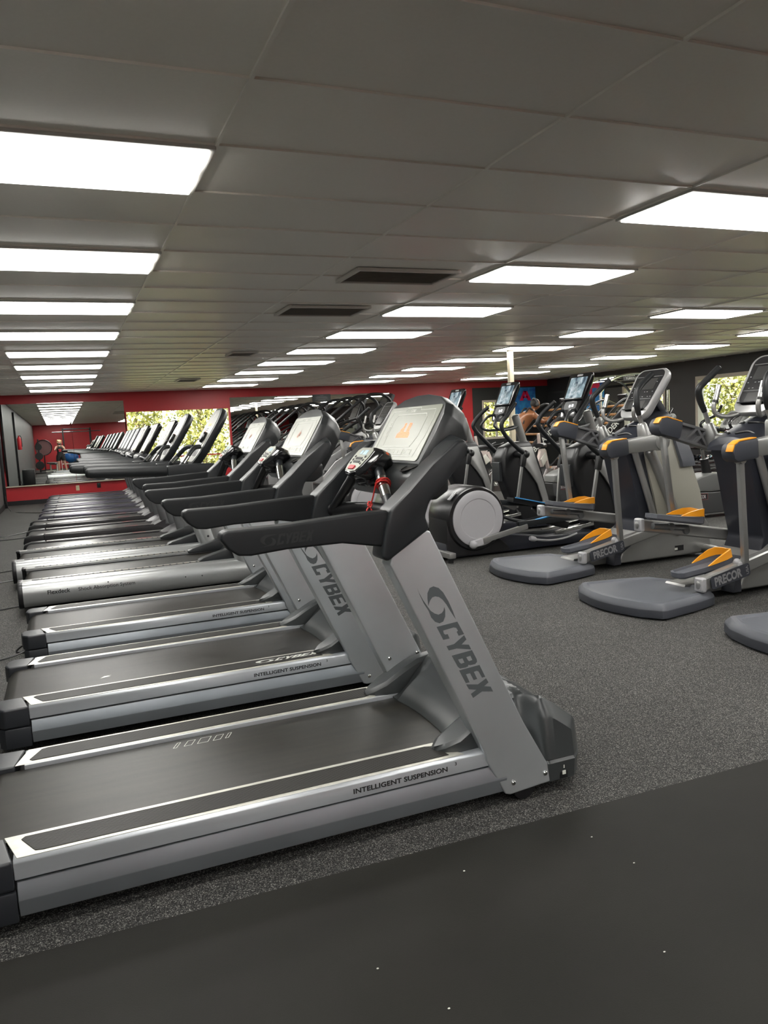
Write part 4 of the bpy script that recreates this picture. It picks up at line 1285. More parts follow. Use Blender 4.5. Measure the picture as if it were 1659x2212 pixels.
    b = N(); b.bar((4.335, 0.375, 1.19), (4.40, 0.355, 0.57), 0.035, 0.045, bev=0.005, up=(1, 0, 0)); b.build('connecting_rod', AMTSIL, t)
    # pedal arms
    def pedal_arm(s_, x0, z0, x1, z1, plaque):
        y = s_ * 0.325
        b = N()
        d = (Vector((x1, 0, z1)) - Vector((x0, 0, z0))).normalized()
        b.bar((x0, y, z0), (x1, y * 0.75, z1), 0.075, 0.095, bev=0.025, seg=3)
        b.ball((x0 + 0.01, y, z0), 0.048, 16, (0.8, 0.85, 1.05))
        pa = b.build('pedal_arm', AMTSIL, t)
        b = N(); b.box((x0 + 0.005, y, z0), (0.05, 0.085, 0.105), bev=0.022, seg=3); b.build('arm_end_cap', mat('pale_cap', (0.34, 0.34, 0.35), 0.35), pa)
        U = d
        Vv = Vector((-d.z, 0, d.x))
        if plaque:
            b = N(); b.plate([rrect(0.055, -0.048, 0.42, 0.046, 0.022)], Vector((x0, y - 0.0455, z0)), U, Vv, 0.004)
            pq = b.build('plaque', SLATE_D, pa)
            text_part('PRECOR', 0.086, Vector((x0, y - 0.050, z0)) + U * 0.085 + Vv * (-0.030), U, Vv, mat('plaque_letters', (0.30, 0.30, 0.31), 0.35, 0.4), 'lettering', pq, off=(CX, 0, 0), bold=0.0034, sx=0.78)
            text_part('USA', 0.034, Vector((x0, y - 0.050, z0)) + U * 0.405 + Vv * (-0.034), Vv, -U, mat('plaque_letters', (0.3, 0.3, 0.31), 0.35), 'lettering', pq, off=(CX, 0, 0), bold=0.0006)
            b = N()
            p = Vector((4.40, y + 0.01, 0.255))
            b.box(p, (0.09, 0.075, 0.075), bev=0.02, seg=3); b.ball(p + Vector((-0.03, 0, 0.03)), 0.026, 10); b.ball(p + Vector((0.03, 0, 0.03)), 0.026, 10)
            b.build('rod_bracket', mat('pale_cap', (0.34, 0.34, 0.35), 0.35), pa)
        else:
            b = N()
            b.cyl((x0 + 0.08, y - 0.06, z0 - 0.01), (x0 + 0.42, y - 0.06, z0 - 0.055), 0.026, 14, bev=0.003)
            for xx, zz in ((x0 + 0.25, z0 - 0.03), (x0 + 0.40, z0 - 0.075)):
                b.cyl((xx, y - 0.085, zz), (xx, y, zz), 0.030, 18, bev=0.004)
            b.build('arm_rollers', mat('mid_grey_paint', (0.16, 0.165, 0.17), 0.35, 0.5), pa)
    pedal_arm(-1, 4.015, 0.165, 5.22, 0.385, True)
    pedal_arm(1, 4.045, 0.520, 5.10, 0.330, False)
    # foot pedals
    def pedal(cx, cy, cz, tilt):
        O = Vector((cx, cy, cz)); U = Vector((math.cos(tilt), 0, math.sin(tilt))); V = Vector((0, 1, 0)); W = Vector((-math.sin(tilt), 0, math.cos(tilt)))
        q = lambda u, v, w_: tuple(O + U * u + V * v + W * w_)
        OUTP = [(-0.26, -0.03), (-0.235, -0.065), (-0.05, -0.075), (0.20, -0.085), (0.235, -0.06), (0.24, 0.06), (0.20, 0.085), (-0.05, 0.075), (-0.235, 0.065), (-0.26, 0.03)]
        b = N(); b.loft([[q(u * 0.92, v * 0.85, -0.045) for u, v in OUTP], [q(u, v, -0.030) for u, v in OUTP], [q(u, v, 0.002 + 0.02 * max(0, u) * 4) for u, v in OUTP], [q(u * 0.94, v * 0.88, 0.004 + 0.02 * max(0, u) * 4) for u, v in OUTP], [q(u * 0.90, v * 0.80, -0.012) for u, v in OUTP]], bev=0.0)
        pd = b.build('foot_pedal', SLATE, t)
        b = N()
        RIM = [(-0.02, -0.085), (0.06, -0.088), (0.15, -0.090), (0.215, -0.075), (0.247, -0.04), (0.25, 0.0), (0.247, 0.04), (0.215, 0.075), (0.15, 0.090), (0.06, 0.088), (-0.02, 0.085)]
        hts = [0.0, 0.030, 0.052, 0.058, 0.050, 0.046, 0.050, 0.058, 0.052, 0.030, 0.0]
        base = [0.008 + 0.08 * max(0, u) for u, v in RIM]
        o1 = [q(u, v, bz) for (u, v), bz in zip(RIM, base)]
        o2 = [q(u * 0.97, v * 0.97, bz + h) for (u, v), bz, h in zip(RIM, base, hts)]
        i2 = [q(u * 0.92, v * 0.86, bz + h) for (u, v), bz, h in zip(RIM, base, hts)]
        i1 = [q(u * 0.92, v * 0.84, bz) for (u, v), bz in zip(RIM, base)]
        tb = bmesh.new()
        rows = [[tb.verts.new(Vector(p) - b.o) for p in L] for L in (o1, o2, i2, i1)]
        for a in range(4):
            for k in range(10):
                tb.faces.new((rows[a][k], rows[a][k + 1], rows[(a + 1) % 4][k + 1], rows[(a + 1) % 4][k]))
        b.add(tb)
        b.build('toe_rim', YELLOW, pd)
    pedal(4.19, -0.17, 0.262, R(6))
    pedal(4.29, 0.20, 0.575, R(-10))
    # moving handlebars
    def handle(y, x0, pts, tilt):
        b = N(); b.lathe([(0.062, -0.03), (0.058, 0.02), (0.042, 0.12), (0.030, 0.135), (0.0, 0.135)], pts[0], Vector(pts[1]) - Vector(pts[0]), 20)
        so = b.build('handle_socket', AMTSIL, t)
        b = N(); b.tube(pts[:3], 0.019, 12, smooth=4); b.build('handle_tube', AMTSIL, t)
        b = N(); b.tube(pts[2:], 0.026, 14, smooth=5, rr=[0.021, 0.027, 0.027, 0.025, 0.026]); b.build('handle_grip', RUBBER, t)
    handle(-0.34, 0, [(4.70, -0.34, 1.16), (4.66, -0.34, 1.30), (4.635, -0.345, 1.36), (4.61, -0.35, 1.45), (4.625, -0.34, 1.56), (4.70, -0.32, 1.63), (4.825, -0.30, 1.71)], 0)
    handle(0.34, 0, [(4.80, 0.34, 1.14), (4.755, 0.34, 1.30), (4.735, 0.345, 1.36), (4.69, 0.35, 1.46), (4.67, 0.34, 1.54), (4.73, 0.33, 1.60), (4.85, 0.31, 1.70)], 0)
    # fixed pulse bars
    for s_ in (-1, 1):
        b = N(); b.tube([(5.03, s_ * 0.04, 1.42), (4.92, s_ * 0.08, 1.36), (4.78, s_ * 0.15, 1.315), (4.705, s_ * 0.20, 1.34), (4.690, s_ * 0.21, 1.40), (4.715, s_ * 0.21, 1.46)], 0.018, 12, smooth=5)
        f = b.build('fixed_bar', AMTSIL, t)
        b = N(); b.tube([(4.705, s_ * 0.21, 1.43), (4.745, s_ * 0.21, 1.56)], 0.021, 14); b.build('pulse_sensor', CHROME, f)
        b = N(); b.cyl((4.703, s_ * 0.21, 1.425), (4.709, s_ * 0.21, 1.445), 0.024, 14); b.build('sensor_collar', BLACK, f)
    # console
    O = Vector((4.83, 0, 1.335)); V = Vector((0.30, 0, 0.45)).normalized(); U = Vector((0, -1, 0)); Nn = Vector((-V.z, 0, V.x))
    P = lambda u, v, n_: O + U * u + V * v + Nn * n_
    OUT = [(u * (0.80 + 0.2 * min(1, v / 0.2)), v) for u, v in rrect(-0.205, 0.0, 0.205, 0.53, 0.085, 6)]
    b = N(); b.loft([[P(u * .985, 0.265 + (v - 0.265) * .985, 0.004) for u, v in OUT], [P(u, v, -0.01) for u, v in OUT], [P(u, v, -0.045) for u, v in OUT], [P(u * 0.9, 0.26 + (v - 0.26) * 0.94, -0.075) for u, v in OUT]], bev=0.006)
    cs = b.build('console', mat('pale_silver_bezel', (0.40, 0.40, 0.40), 0.35, 0.3), t)
    b = N(); b.plate([[(u * 0.86, 0.29 + (v - 0.265) * 0.84) for u, v in OUT]], P(0, 0, 0.0045), U, V, 0.002)
    pn = b.build('console_panel', mat('console_black_face', (0.018, 0.018, 0.02), 0.25), cs)
    b = N()
    q_ = []
    q_ += line_polys([(-0.16, 0.44), (0.16, 0.44)], 0.004)
    q_ += line_polys([(-0.15, 0.20), (0.15, 0.20)], 0.003)
    for i in range(9):
        for j in range(4):
            if (i * 7 + j * 5) % 3:
                q_.append(L_rect(-0.15 + i * 0.034, 0.22 + j * 0.052, -0.15 + i * 0.034 + 0.014, 0.226 + j * 0.052))
    b.plate(q_, P(0, 0, 0.0066), U, V, 0.0006); b.build('panel_print', mat('grey_print', (0.28, 0.28, 0.28), 0.5), pn)
    b = N(); b.plate([rrect(-0.12, 0.30, 0.12, 0.42, 0.01), rrect(-0.10, 0.10, 0.10, 0.18, 0.01)], P(0, 0, 0.0066), U, V, 0.0015); b.build('screen', PANEL_D, pn)
    b = N(); b.bar(P(-0.14, 0.085, 0.02), P(0.14, 0.085, 0.02), 0.02, 0.012, bev=0.004); b.build('reading_ledge', BLACK, cs)
    return t

S1 = strider('grey strider with yellow trims, second from the camera, standing in front of the elliptical row', 'striders with yellow trimmed arms')
S1.location = (4.6, 4.41, 0)
S0 = dup(S1, (4.6 + 0.02, 5.77, 0), 'grey strider with yellow trims beside the nearest disc-wheeled elliptical')
dup(S1, (4.6 + 0.10, 3.08, 0), 'grey strider at the right edge, only its step plate corner in the picture')
dup(S1, (4.6, 12.0, 0), 'grey strider with yellow trims far down the row, seen left of the nearest console')

# ------------------------------------------------------------------ ellipticals with a big grey rear disc
def elliptical(label, group):
    t = thing('elliptical_trainer', label, 'exercise machine', (0, 0, 0), group=group)
    CX = 4.5
    N = lambda: MB(CX, 0, 0)
    b = N()
    b.prism([(3.40, 0.02), (3.38, 0.08), (3.42, 0.22), (4.10, 0.20), (4.60, 0.13), (5.55, 0.12), (5.75, 0.05), (5.70, 0.02)], -0.20, 0.20, 'y', bev=0.02)
    b.build('base', NAVY, t)
    b = N(); b.bar((3.38, -0.38, 0.075), (3.38, 0.38, 0.075), 0.075, 0.055, bev=0.010); rf = b.build('rear_foot', AMTSIL, t)
    b = N(); b.cyl((3.38, -0.33, 0.0), (3.38, -0.33, 0.045), 0.03, 14); b.cyl((3.38, 0.33, 0.0), (3.38, 0.33, 0.045), 0.03, 14); b.build('levelling_foot', BLACK, rf)
    # drum housing
    b = N(); b.lathe([(0.0, -0.235), (0.315, -0.235), (0.330, -0.21), (0.330, 0.21), (0.315, 0.235), (0.0, 0.235)], (3.745, 0, 0.40), (0, 1, 0), 48)
    b.prism([(3.40, 0.03), (3.415, 0.42), (3.75, 0.40), (4.10, 0.10), (4.15, 0.03)], -0.21, 0.21, 'y', bev=0.015)
    hs = b.build('drum_housing', mat('satin_black', (0.012, 0.012, 0.013), 0.30), t)
    b = N(); b.box((3.50, -0.185, 0.648), (0.115, 0.05, 0.012), rot=Matrix.Rotation(R(-42), 3, 'Y'), bev=0.004)
    bd = b.build('badge', mat('pale_cap', (0.34, 0.34, 0.35), 0.35), hs)
    Ut = Vector((0.743, 0, 0.669)); Nb = Vector((-0.669, 0, 0.743))
    text_part('PRECOR', 0.026, Vector((3.50, -0.194, 0.648)) - Ut * 0.048 + Nb * 0.0066, Ut, (0, 1, 0), LOGO, 'lettering', bd, off=(CX, 0, 0), bold=0.0006)
    for s_ in (-1, 1):
        b = N(); b.lathe([(0.285, 0.232), (0.285, 0.246), (0.275, 0.252), (0.205, 0.252), (0.198, 0.247), (0.0, 0.247)], (3.752, 0, 0.40), (0, s_, 0), 56)
        b.build('wheel_disc', DISC, t)
    # crank arms
    b = N(); b.bar((3.70, -0.285, 0.165), (4.30, -0.285, 0.275), 0.045, 0.052, bev=0.006); c_ = b.build('crank_arm', AMTSIL, t)
    b = N(); b.ball((3.665, -0.285, 0.150), 0.045, 16); b.box((3.72, -0.285, 0.165), (0.10, 0.06, 0.075), bev=0.014, seg=3, rot=Matrix.Rotation(R(-10), 3, 'Y')); b.build('crank_joint', DISC, c_)
    b = N(); b.bar((3.98, 0.285, 0.62), (4.52, 0.285, 0.40), 0.045, 0.052, bev=0.006); b.build('crank_arm', AMTSIL, t)
    b = N(); b.tube([(4.37, -0.28, 0.135), (4.45, -0.28, 0.115), (4.60, -0.27, 0.095), (4.78, -0.26, 0.10), (4.95, -0.24, 0.13)], 0.012, 8, smooth=5)
    b.lathe([(0.0, 0), (0.022, 0.0), (0.030, 0.02), (0.026, 0.06), (0.014, 0.08)], (4.335, -0.28, 0.145), (1, 0, -0.3), 16)
    b.build('link_rod', mat('pale_cap', (0.34, 0.34, 0.35), 0.35), t)
    # pedals: near low, far high
    def ped(x, y, z, rot, s_):
        M = Matrix.Rotation(R(rot), 3, 'Y')
        b = N()
        O = Vector((x, y, z))
        pts = [(-0.22, -0.065), (0.20, -0.085), (0.25, -0.05), (0.25, 0.05), (0.20, 0.085), (-0.22, 0.065)]
        b.loft([[tuple(O + M @ Vector((u, v, -0.03))) for u, v in pts], [tuple(O + M @ Vector((u * 1.04, v * 1.05, 0.02))) for u, v in pts], [tuple(O + M @ Vector((u * 0.95, v * 0.9, 0.02))) for u, v in pts], [tuple(O + M @ Vector((u * 0.92, v * 0.85, -0.008))) for u, v in pts]])
        b.bar(O + M @ Vector((0.1, 0, -0.03)), O + M @ Vector((0.34, 0, -0.14)), 0.10, 0.08, bev=0.02)
        p = b.build('foot_pedal', BLACK, t)
        b = N(); A = O + M @ Vector((-0.21, -0.078, 0.026)); B = O + M @ Vector((0.17, -0.090, 0.026)); b.bar(A, B, 0.035, 0.012, bev=0.003); b.build('blue_strip', BLUE, p)
    ped(4.50, -0.19, 0.315, -8, -1)
    ped(4.62, 0.19, 0.46, 14, 1)
    b = N(); b.tube([(4.25, 0.26, 0.36), (4.45, 0.24, 0.28), (4.75, 0.22, 0.20)], 0.02, 10); b.tube([(4.25, 0.0, 0.14), (4.9, 0.0, 0.13)], 0.035, 10); b.build('lift_link', DARK, t)
    for s_ in (-1, 1):
        b = N(); b.bar((4.75, s_ * 0.12, 0.14), (5.25, s_ * 0.12, 0.20), 0.05, 0.04, bev=0.006); b.build('ramp_rail', CHROME, t)
    # column with a pale curved cover
    b = N()
    def sec(x0, x1, z, w_):
        return [(x0, -w_ * .7, z), (x0 + 0.03, -w_, z), (x1, -w_, z), (x1, w_, z), (x0 + 0.03, w_, z), (x0, w_ * .7, z)]
    b.loft([sec(5.26, 5.72, 0.10, 0.12), sec(5.14, 5.68, 0.40, 0.12), sec(5.02, 5.60, 0.70, 0.12), sec(5.02, 5.52, 0.92, 0.13), sec(5.08, 5.46, 1.04, 0.12), sec(5.22, 5.44, 1.10, 0.09)], bev=0.02)
    b.build('column', BLACK, t)
    for s_ in (-1, 1):
        b = N()
        b.prism([(5.27, 1.03), (5.44, 1.03), (5.50, 0.85), (5.585, 0.62), (5.655, 0.38), (5.70, 0.10), (5.60, 0.10), (5.57, 0.36), (5.50, 0.56), (5.40, 0.70), (5.31, 0.80), (5.25, 0.93)], s_ * 0.125, s_ * 0.150, 'y', bev=0.008)
        b.build('side_cover', AMTSIL, t)
        b = N(); b.cyl((5.22, s_ * 0.13, 0.95), (5.22, s_ * 0.335, 0.95), 0.045, 18, bev=0.006); b.ball((5.22, s_ * 0.335, 0.95), 0.052, 16); b.build('pivot', BLACK, t)
    b = N(); b.prism(rrect(4.99, 0.62, 5.03, 0.86, 0.01), -0.09, 0.09, 'y'); b.build('water_pocket', DARK, t)
    # moving handles
    hp = {-1: [(5.22, -0.335, 0.95), (5.10, -0.335, 1.04), (4.97, -0.34, 1.16), (4.90, -0.345, 1.26), (4.895, -0.345, 1.34), (4.97, -0.34, 1.43), (5.12, -0.30, 1.57)],
          1: [(5.22, 0.335, 0.95), (5.12, 0.335, 1.05), (4.99, 0.34, 1.18), (4.90, 0.345, 1.29), (4.90, 0.345, 1.36), (4.99, 0.34, 1.46), (5.09, 0.30, 1.55)]}
    for s_ in (-1, 1):
        b = N(); b.tube(hp[s_], 0.026, 14, smooth=5, rr=[0.034, 0.026, 0.025, 0.027, 0.026, 0.024]); b.build('moving_handle', RUBBER, t)
        b = N(); b.bar((5.20, s_ * 0.335, 0.95), (5.165, s_ * 0.335, 0.80), 0.06, 0.06, bev=0.01, up=(1, 0, 0)); b.build('rod_joint', BLACK, t)
        z1 = 0.30 if s_ < 0 else 0.36
        b = N(); b.bar((5.165, s_ * 0.335, 0.83), (5.09, s_ * 0.30, z1), 0.028, 0.034, bev=0.005, up=(1, 0, 0)); b.build('connecting_rod', AMTSIL, t)
        b = N(); b.bar((5.10, s_ * 0.26, z1 + 0.02), (4.20, s_ * 0.27, 0.30 if s_ < 0 else 0.50), 0.05, 0.06, bev=0.01); b.build('foot_arm', DARK, t)
    # mast and fixed bar
    b = N(); b.tube([(5.43, 0, 1.02), (5.30, 0, 1.42)], 0.048, 16); b.build('mast', AMTSIL, t)
    b = N(); b.tube([(5.34, 0, 1.30), (5.20, -0.10, 1.265), (5.02, -0.16, 1.255), (4.93, -0.17, 1.28), (4.90, -0.16, 1.33), (4.99, -0.13, 1.43), (5.12, -0.10, 1.45)], 0.016, 10, smooth=5)
    b.tube([(5.34, 0, 1.30), (5.20, 0.10, 1.265), (5.02, 0.16, 1.255), (4.93, 0.17, 1.28), (4.90, 0.16, 1.33), (4.99, 0.13, 1.43), (5.12, 0.10, 1.45)], 0.016, 10, smooth=5)
    b.build('fixed_bar', DARK, t)
    # console with a screen
    O = Vector((5.03, 0, 1.37)); V = Vector((0.20, 0, 0.46)).normalized(); U = Vector((0, -1, 0)); Nn = Vector((-V.z, 0, V.x))
    P = lambda u, v, n_: O + U * u + V * v + Nn * n_
    OUT = [(-0.11, 0.0), (-0.15, 0.02), (-0.175, 0.20), (-0.195, 0.49), (-0.18, 0.515), (0.18, 0.515), (0.195, 0.49), (0.175, 0.20), (0.15, 0.02), (0.11, 0.0)]
    b = N(); b.loft([[P(u, v, 0) for u, v in OUT], [P(u, v, -0.035) for u, v in OUT], [P(u * 0.8, 0.06 + v * 0.8, -0.08) for u, v in OUT]], bev=0.008)
    cs = b.build('console', GLOSSB, t)
    b = N(); b.plate([rrect(-0.145, 0.225, 0.145, 0.465, 0.006)], P(0, 0, 0.001), U, V, 0.002)
    SCR = bpy.data.materials.get('screen_image') or screen_mat()
    sc = b.build('screen', SCR, cs)
    b = N()
    sh = [(-0.035, 0.415), (-0.045, 0.36), (-0.035, 0.30), (0, 0.265), (0.035, 0.30), (0.045, 0.36), (0.035, 0.415), (0, 0.425)]
    q_ = line_polys(sh, 0.005, True)
    for i in range(3):
        q_ += [[(-0.024 + i * 0.018, 0.31 - 0.01 * (i == 1)), (-0.014 + i * 0.018, 0.30), (-0.014 + i * 0.018, 0.39), (-0.024 + i * 0.018, 0.395)]]
    b.plate(q_, P(0, 0, 0.0032), U, V, 0.0005); b.build('screen_emblem', mat('emblem_grey', (0.16, 0.19, 0.20), 0.4, emit=(0.3, 0.36, 0.38), es=0.12), sc)
    b = N(); b.plate([rrect(-0.05, 0.478, 0.05, 0.500, 0.008)], P(0, 0, 0.001), U, V, 0.002); b.build('badge', mat('pale_cap', (0.34, 0.34, 0.35), 0.35), cs)
    b = N(); b.bar(P(-0.17, 0.205, 0.015), P(0.17, 0.205, 0.015), 0.03, 0.014, bev=0.004); b.build('reading_ledge', BLACK, cs)
    b = N(); b.plate([rrect(-0.11, 0.09, 0.11, 0.185, 0.03)], P(0, 0, 0.001), U, V, 0.002); kp = b.build('key_panel', DARK, cs)
    b = N(); b.plate([rrect(-0.02, 0.115, 0.008, 0.145, 0.002, 2), rrect(0.025, 0.120, 0.055, 0.150, 0.002, 2)], P(0, 0, 0.0032), U, V, 0.001); b.build('small_display', mat('white_display', (0.8, 0.8, 0.8), 0.3, emit=(1, 1, 1), es=0.7), kp)
    return t

def screen_mat():
    m = bpy.data.materials.new('screen_image')
    m.use_nodes = True
    n = m.node_tree.nodes; l = m.node_tree.links
    b = n['Principled BSDF']; b.inputs['Roughness'].default_value = 0.12; b.inputs['Base Color'].default_value = (0.02, 0.02, 0.02, 1)
    tc = n.new('ShaderNodeTexCoord')
    nz = n.new('ShaderNodeTexNoise'); nz.inputs['Scale'].default_value = 9; nz.inputs['Detail'].default_value = 4; nz.inputs['Distortion'].default_value = 1.2
    l.new(tc.outputs['Object'], nz.inputs['Vector'])
    cr = n.new('ShaderNodeValToRGB')
    e = cr.color_ramp.elements
    e[0].position = 0.36; e[0].color = (0.05, 0.08, 0.12, 1)
    e[1].position = 0.66; e[1].color = (0.75, 0.80, 0.85, 1)
    k = cr.color_ramp.elements.new(0.5); k.color = (0.30, 0.42, 0.46, 1)
    l.new(nz.outputs['Fac'], cr.inputs[0]); l.new(cr.outputs[0], b.inputs['Emission Color'])
    b.inputs['Emission Strength'].default_value = 0.45
    return m

E1 = elliptical('black disc-wheeled elliptical nearest the camera, beside the striders', 'disc-wheeled ellipticals')
E1.location = (4.5 + 0.06, 7.08, 0)
dup(E1, (4.5 - 0.02, 8.42, 0), 'black disc-wheeled elliptical, middle one of the three with lit screens')
dup(E1, (4.5 - 0.06, 9.72, 0), 'black disc-wheeled elliptical partly hidden behind the nearest treadmill console')
# ------------------------------------------------------------------ exercise bikes behind the striders
def bike(label, group):
    t = thing('exercise_bike', label, 'exercise machine', (0, 0, 0), group=group)
    CX = 7.8
    N = lambda: MB(CX, 0, 0)
    BS = mat('bike_grey_shell', (0.11, 0.112, 0.108), 0.38, 0.1)
    BD = mat('bike_dark_shell', (0.040, 0.041, 0.042), 0.42)
    b = N(); b.prism([(7.22, 0.36), (7.27, 0.47), (7.40, 0.53), (7.62, 0.57), (7.85, 0.56), (7.98, 0.47), (8.02, 0.36), (7.95, 0.34), (7.60, 0.33), (7.30, 0.35)], -0.15, 0.15, 'y', bev=0.03, seg=3); b.build('upper_shell', BS, t)
    b = N(); b.prism([(7.21, 0.355), (7.60, 0.325), (7.95, 0.335), (8.35, 0.34), (8.42, 0.20), (8.40, 0.06), (7.35, 0.055), (7.24, 0.16)], -0.155, 0.155, 'y', bev=0.02, seg=3); lo = b.build('lower_shell', BD, t)
    b = N(); b.plate([rrect(0, 0, 0.21, 0.075, 0.004)], (7.30, -0.157, 0.245), (1, 0, 0), (0, 0, 1), 0.002); nm = b.build('name_plate', BLACK, lo)
    b = N(); b.plate(line_polys([(0, 0), (0.21, 0), (0.21, 0.075), (0, 0.075)], 0.004, True), (7.30, -0.1592, 0.245), (1, 0, 0), (0, 0, 1), 0.001); b.build('plate_border', mat('dull_red', (0.25, 0.06, 0.06), 0.5), nm)
    text_part('PRECOR', 0.060, (7.312, -0.1605, 0.262), (1, 0, 0), (0, 0, 1), mat('plate_letters', (0.45, 0.42, 0.42), 0.4), 'lettering', nm, off=(CX, 0, 0), bold=0.0012, sx=0.74)
    b = N(); b.bar((7.28, -0.24, 0.035), (7.28, 0.24, 0.035), 0.09, 0.06, bev=0.01); b.bar((8.40, -0.26, 0.035), (8.40, 0.26, 0.035), 0.09, 0.06, bev=0.01); b.build('floor_bars', BLACK, t)
    for s_ in (-1, 1):
        b = N(); b.lathe([(0.135, 0.150), (0.135, 0.162), (0.115, 0.166), (0, 0.166)], (7.90, 0, 0.36), (0, s_, 0), 28)
        d = b.build('crank_disc', BLACK, t)
        b = N(); b.bar((7.90, s_ * 0.185, 0.36), (7.90 + s_ * -0.09, s_ * 0.195, 0.36 + s_ * 0.15 * 1), 0.02, 0.035, bev=0.006); b.build('crank', CHROME, t)
        b = N(); b.box((7.90 - s_ * 0.09, s_ * 0.245, 0.36 + s_ * 0.15), (0.10, 0.09, 0.03), bev=0.008); b.build('pedal', BLACK, t)
    b = N(); b.tube([(7.66, 0, 0.54), (7.615, 0, 0.73)], 0.055, 16, rr=[0.060, 0.050]); b.lathe([(0.055, 0), (0.055, 0.02), (0, 0.02)], (7.615, 0, 0.73), (-0.2, 0, 1), 16); b.build('post_sleeve', BLACK, t)
    b = N(); b.tube([(7.615, 0, 0.73), (7.585, 0, 0.87)], 0.028, 12); b.build('seat_post', CHROME, t)
    b = N()
    S = []
    for x, w_, z, h in ((7.42, 0.09, 0.93, 0.03), (7.46, 0.125, 0.935, 0.05), (7.55, 0.125, 0.93, 0.05), (7.64, 0.07, 0.92, 0.04), (7.74, 0.035, 0.915, 0.03), (7.77, 0.02, 0.91, 0.02)):
        S.append([(x, w_ * math.cos(R(30 * k)), z + h * 0.8 * math.sin(R(30 * k))) for k in range(12)])
    b.loft(S); b.build('saddle', mat('saddle', (0.05, 0.05, 0.05), 0.45), t)
    b = N(); b.tube([(8.28, 0, 0.30), (8.20, 0, 0.75), (8.10, 0, 1.12)], 0.05, 14, smooth=3); b.build('mast', AMTSIL, t)
    b = N()
    for s_ in (-1, 1):
        b.tube([(8.10, 0, 1.08), (8.02, s_ * 0.12, 1.09), (7.90, s_ * 0.22, 1.10), (7.82, s_ * 0.24, 1.14), (7.80, s_ * 0.24, 1.20), (7.88, s_ * 0.22, 1.25), (8.02, s_ * 0.20, 1.30), (8.12, s_ * 0.20, 1.42)], 0.018, 10, smooth=5)
    b.tube([(7.80, -0.24, 1.12), (7.86, -0.10, 1.115), (7.86, 0.10, 1.115), (7.80, 0.24, 1.12)], 0.018, 10, smooth=5)
    b.build('handlebar', GLOSSB, t)
    O = Vector((8.02, 0, 1.13)); V = Vector((0.20, 0, 0.22)).normalized(); U = Vector((0, -1, 0)); Nn = Vector((-V.z, 0, V.x))
    P = lambda u, v, n_: O + U * u + V * v + Nn * n_
    OUT = rrect(-0.17, 0, 0.17, 0.30, 0.07, 5)
    b = N(); b.loft([[P(u, v, 0.0) for u, v in OUT], [P(u, v, -0.05) for u, v in OUT]], bev=0.012); c_ = b.build('console', mat('console_mid_grey', (0.17, 0.175, 0.165), 0.35), t)
    b = N(); b.plate([rrect(-0.13, 0.05, 0.13, 0.26, 0.03)], P(0, 0, 0.001), U, V, 0.002); b.build('console_face', mat('console_speckle', (0.05, 0.05, 0.048), 0.35, var=0.9, scale=60), c_)
    return t
B1 = bike('grey exercise bike nearest the camera, seen between the two striders', 'exercise bikes')
B1.location = (7.8, 7.66, 0)
dup(B1, (7.76, 8.92, 0), 'exercise bike behind the far strider, mostly hidden by its navy mask')
dup(B1, (7.62, 10.35, 0), 'exercise bike seen beyond the nearest elliptical, black rounded rear end')

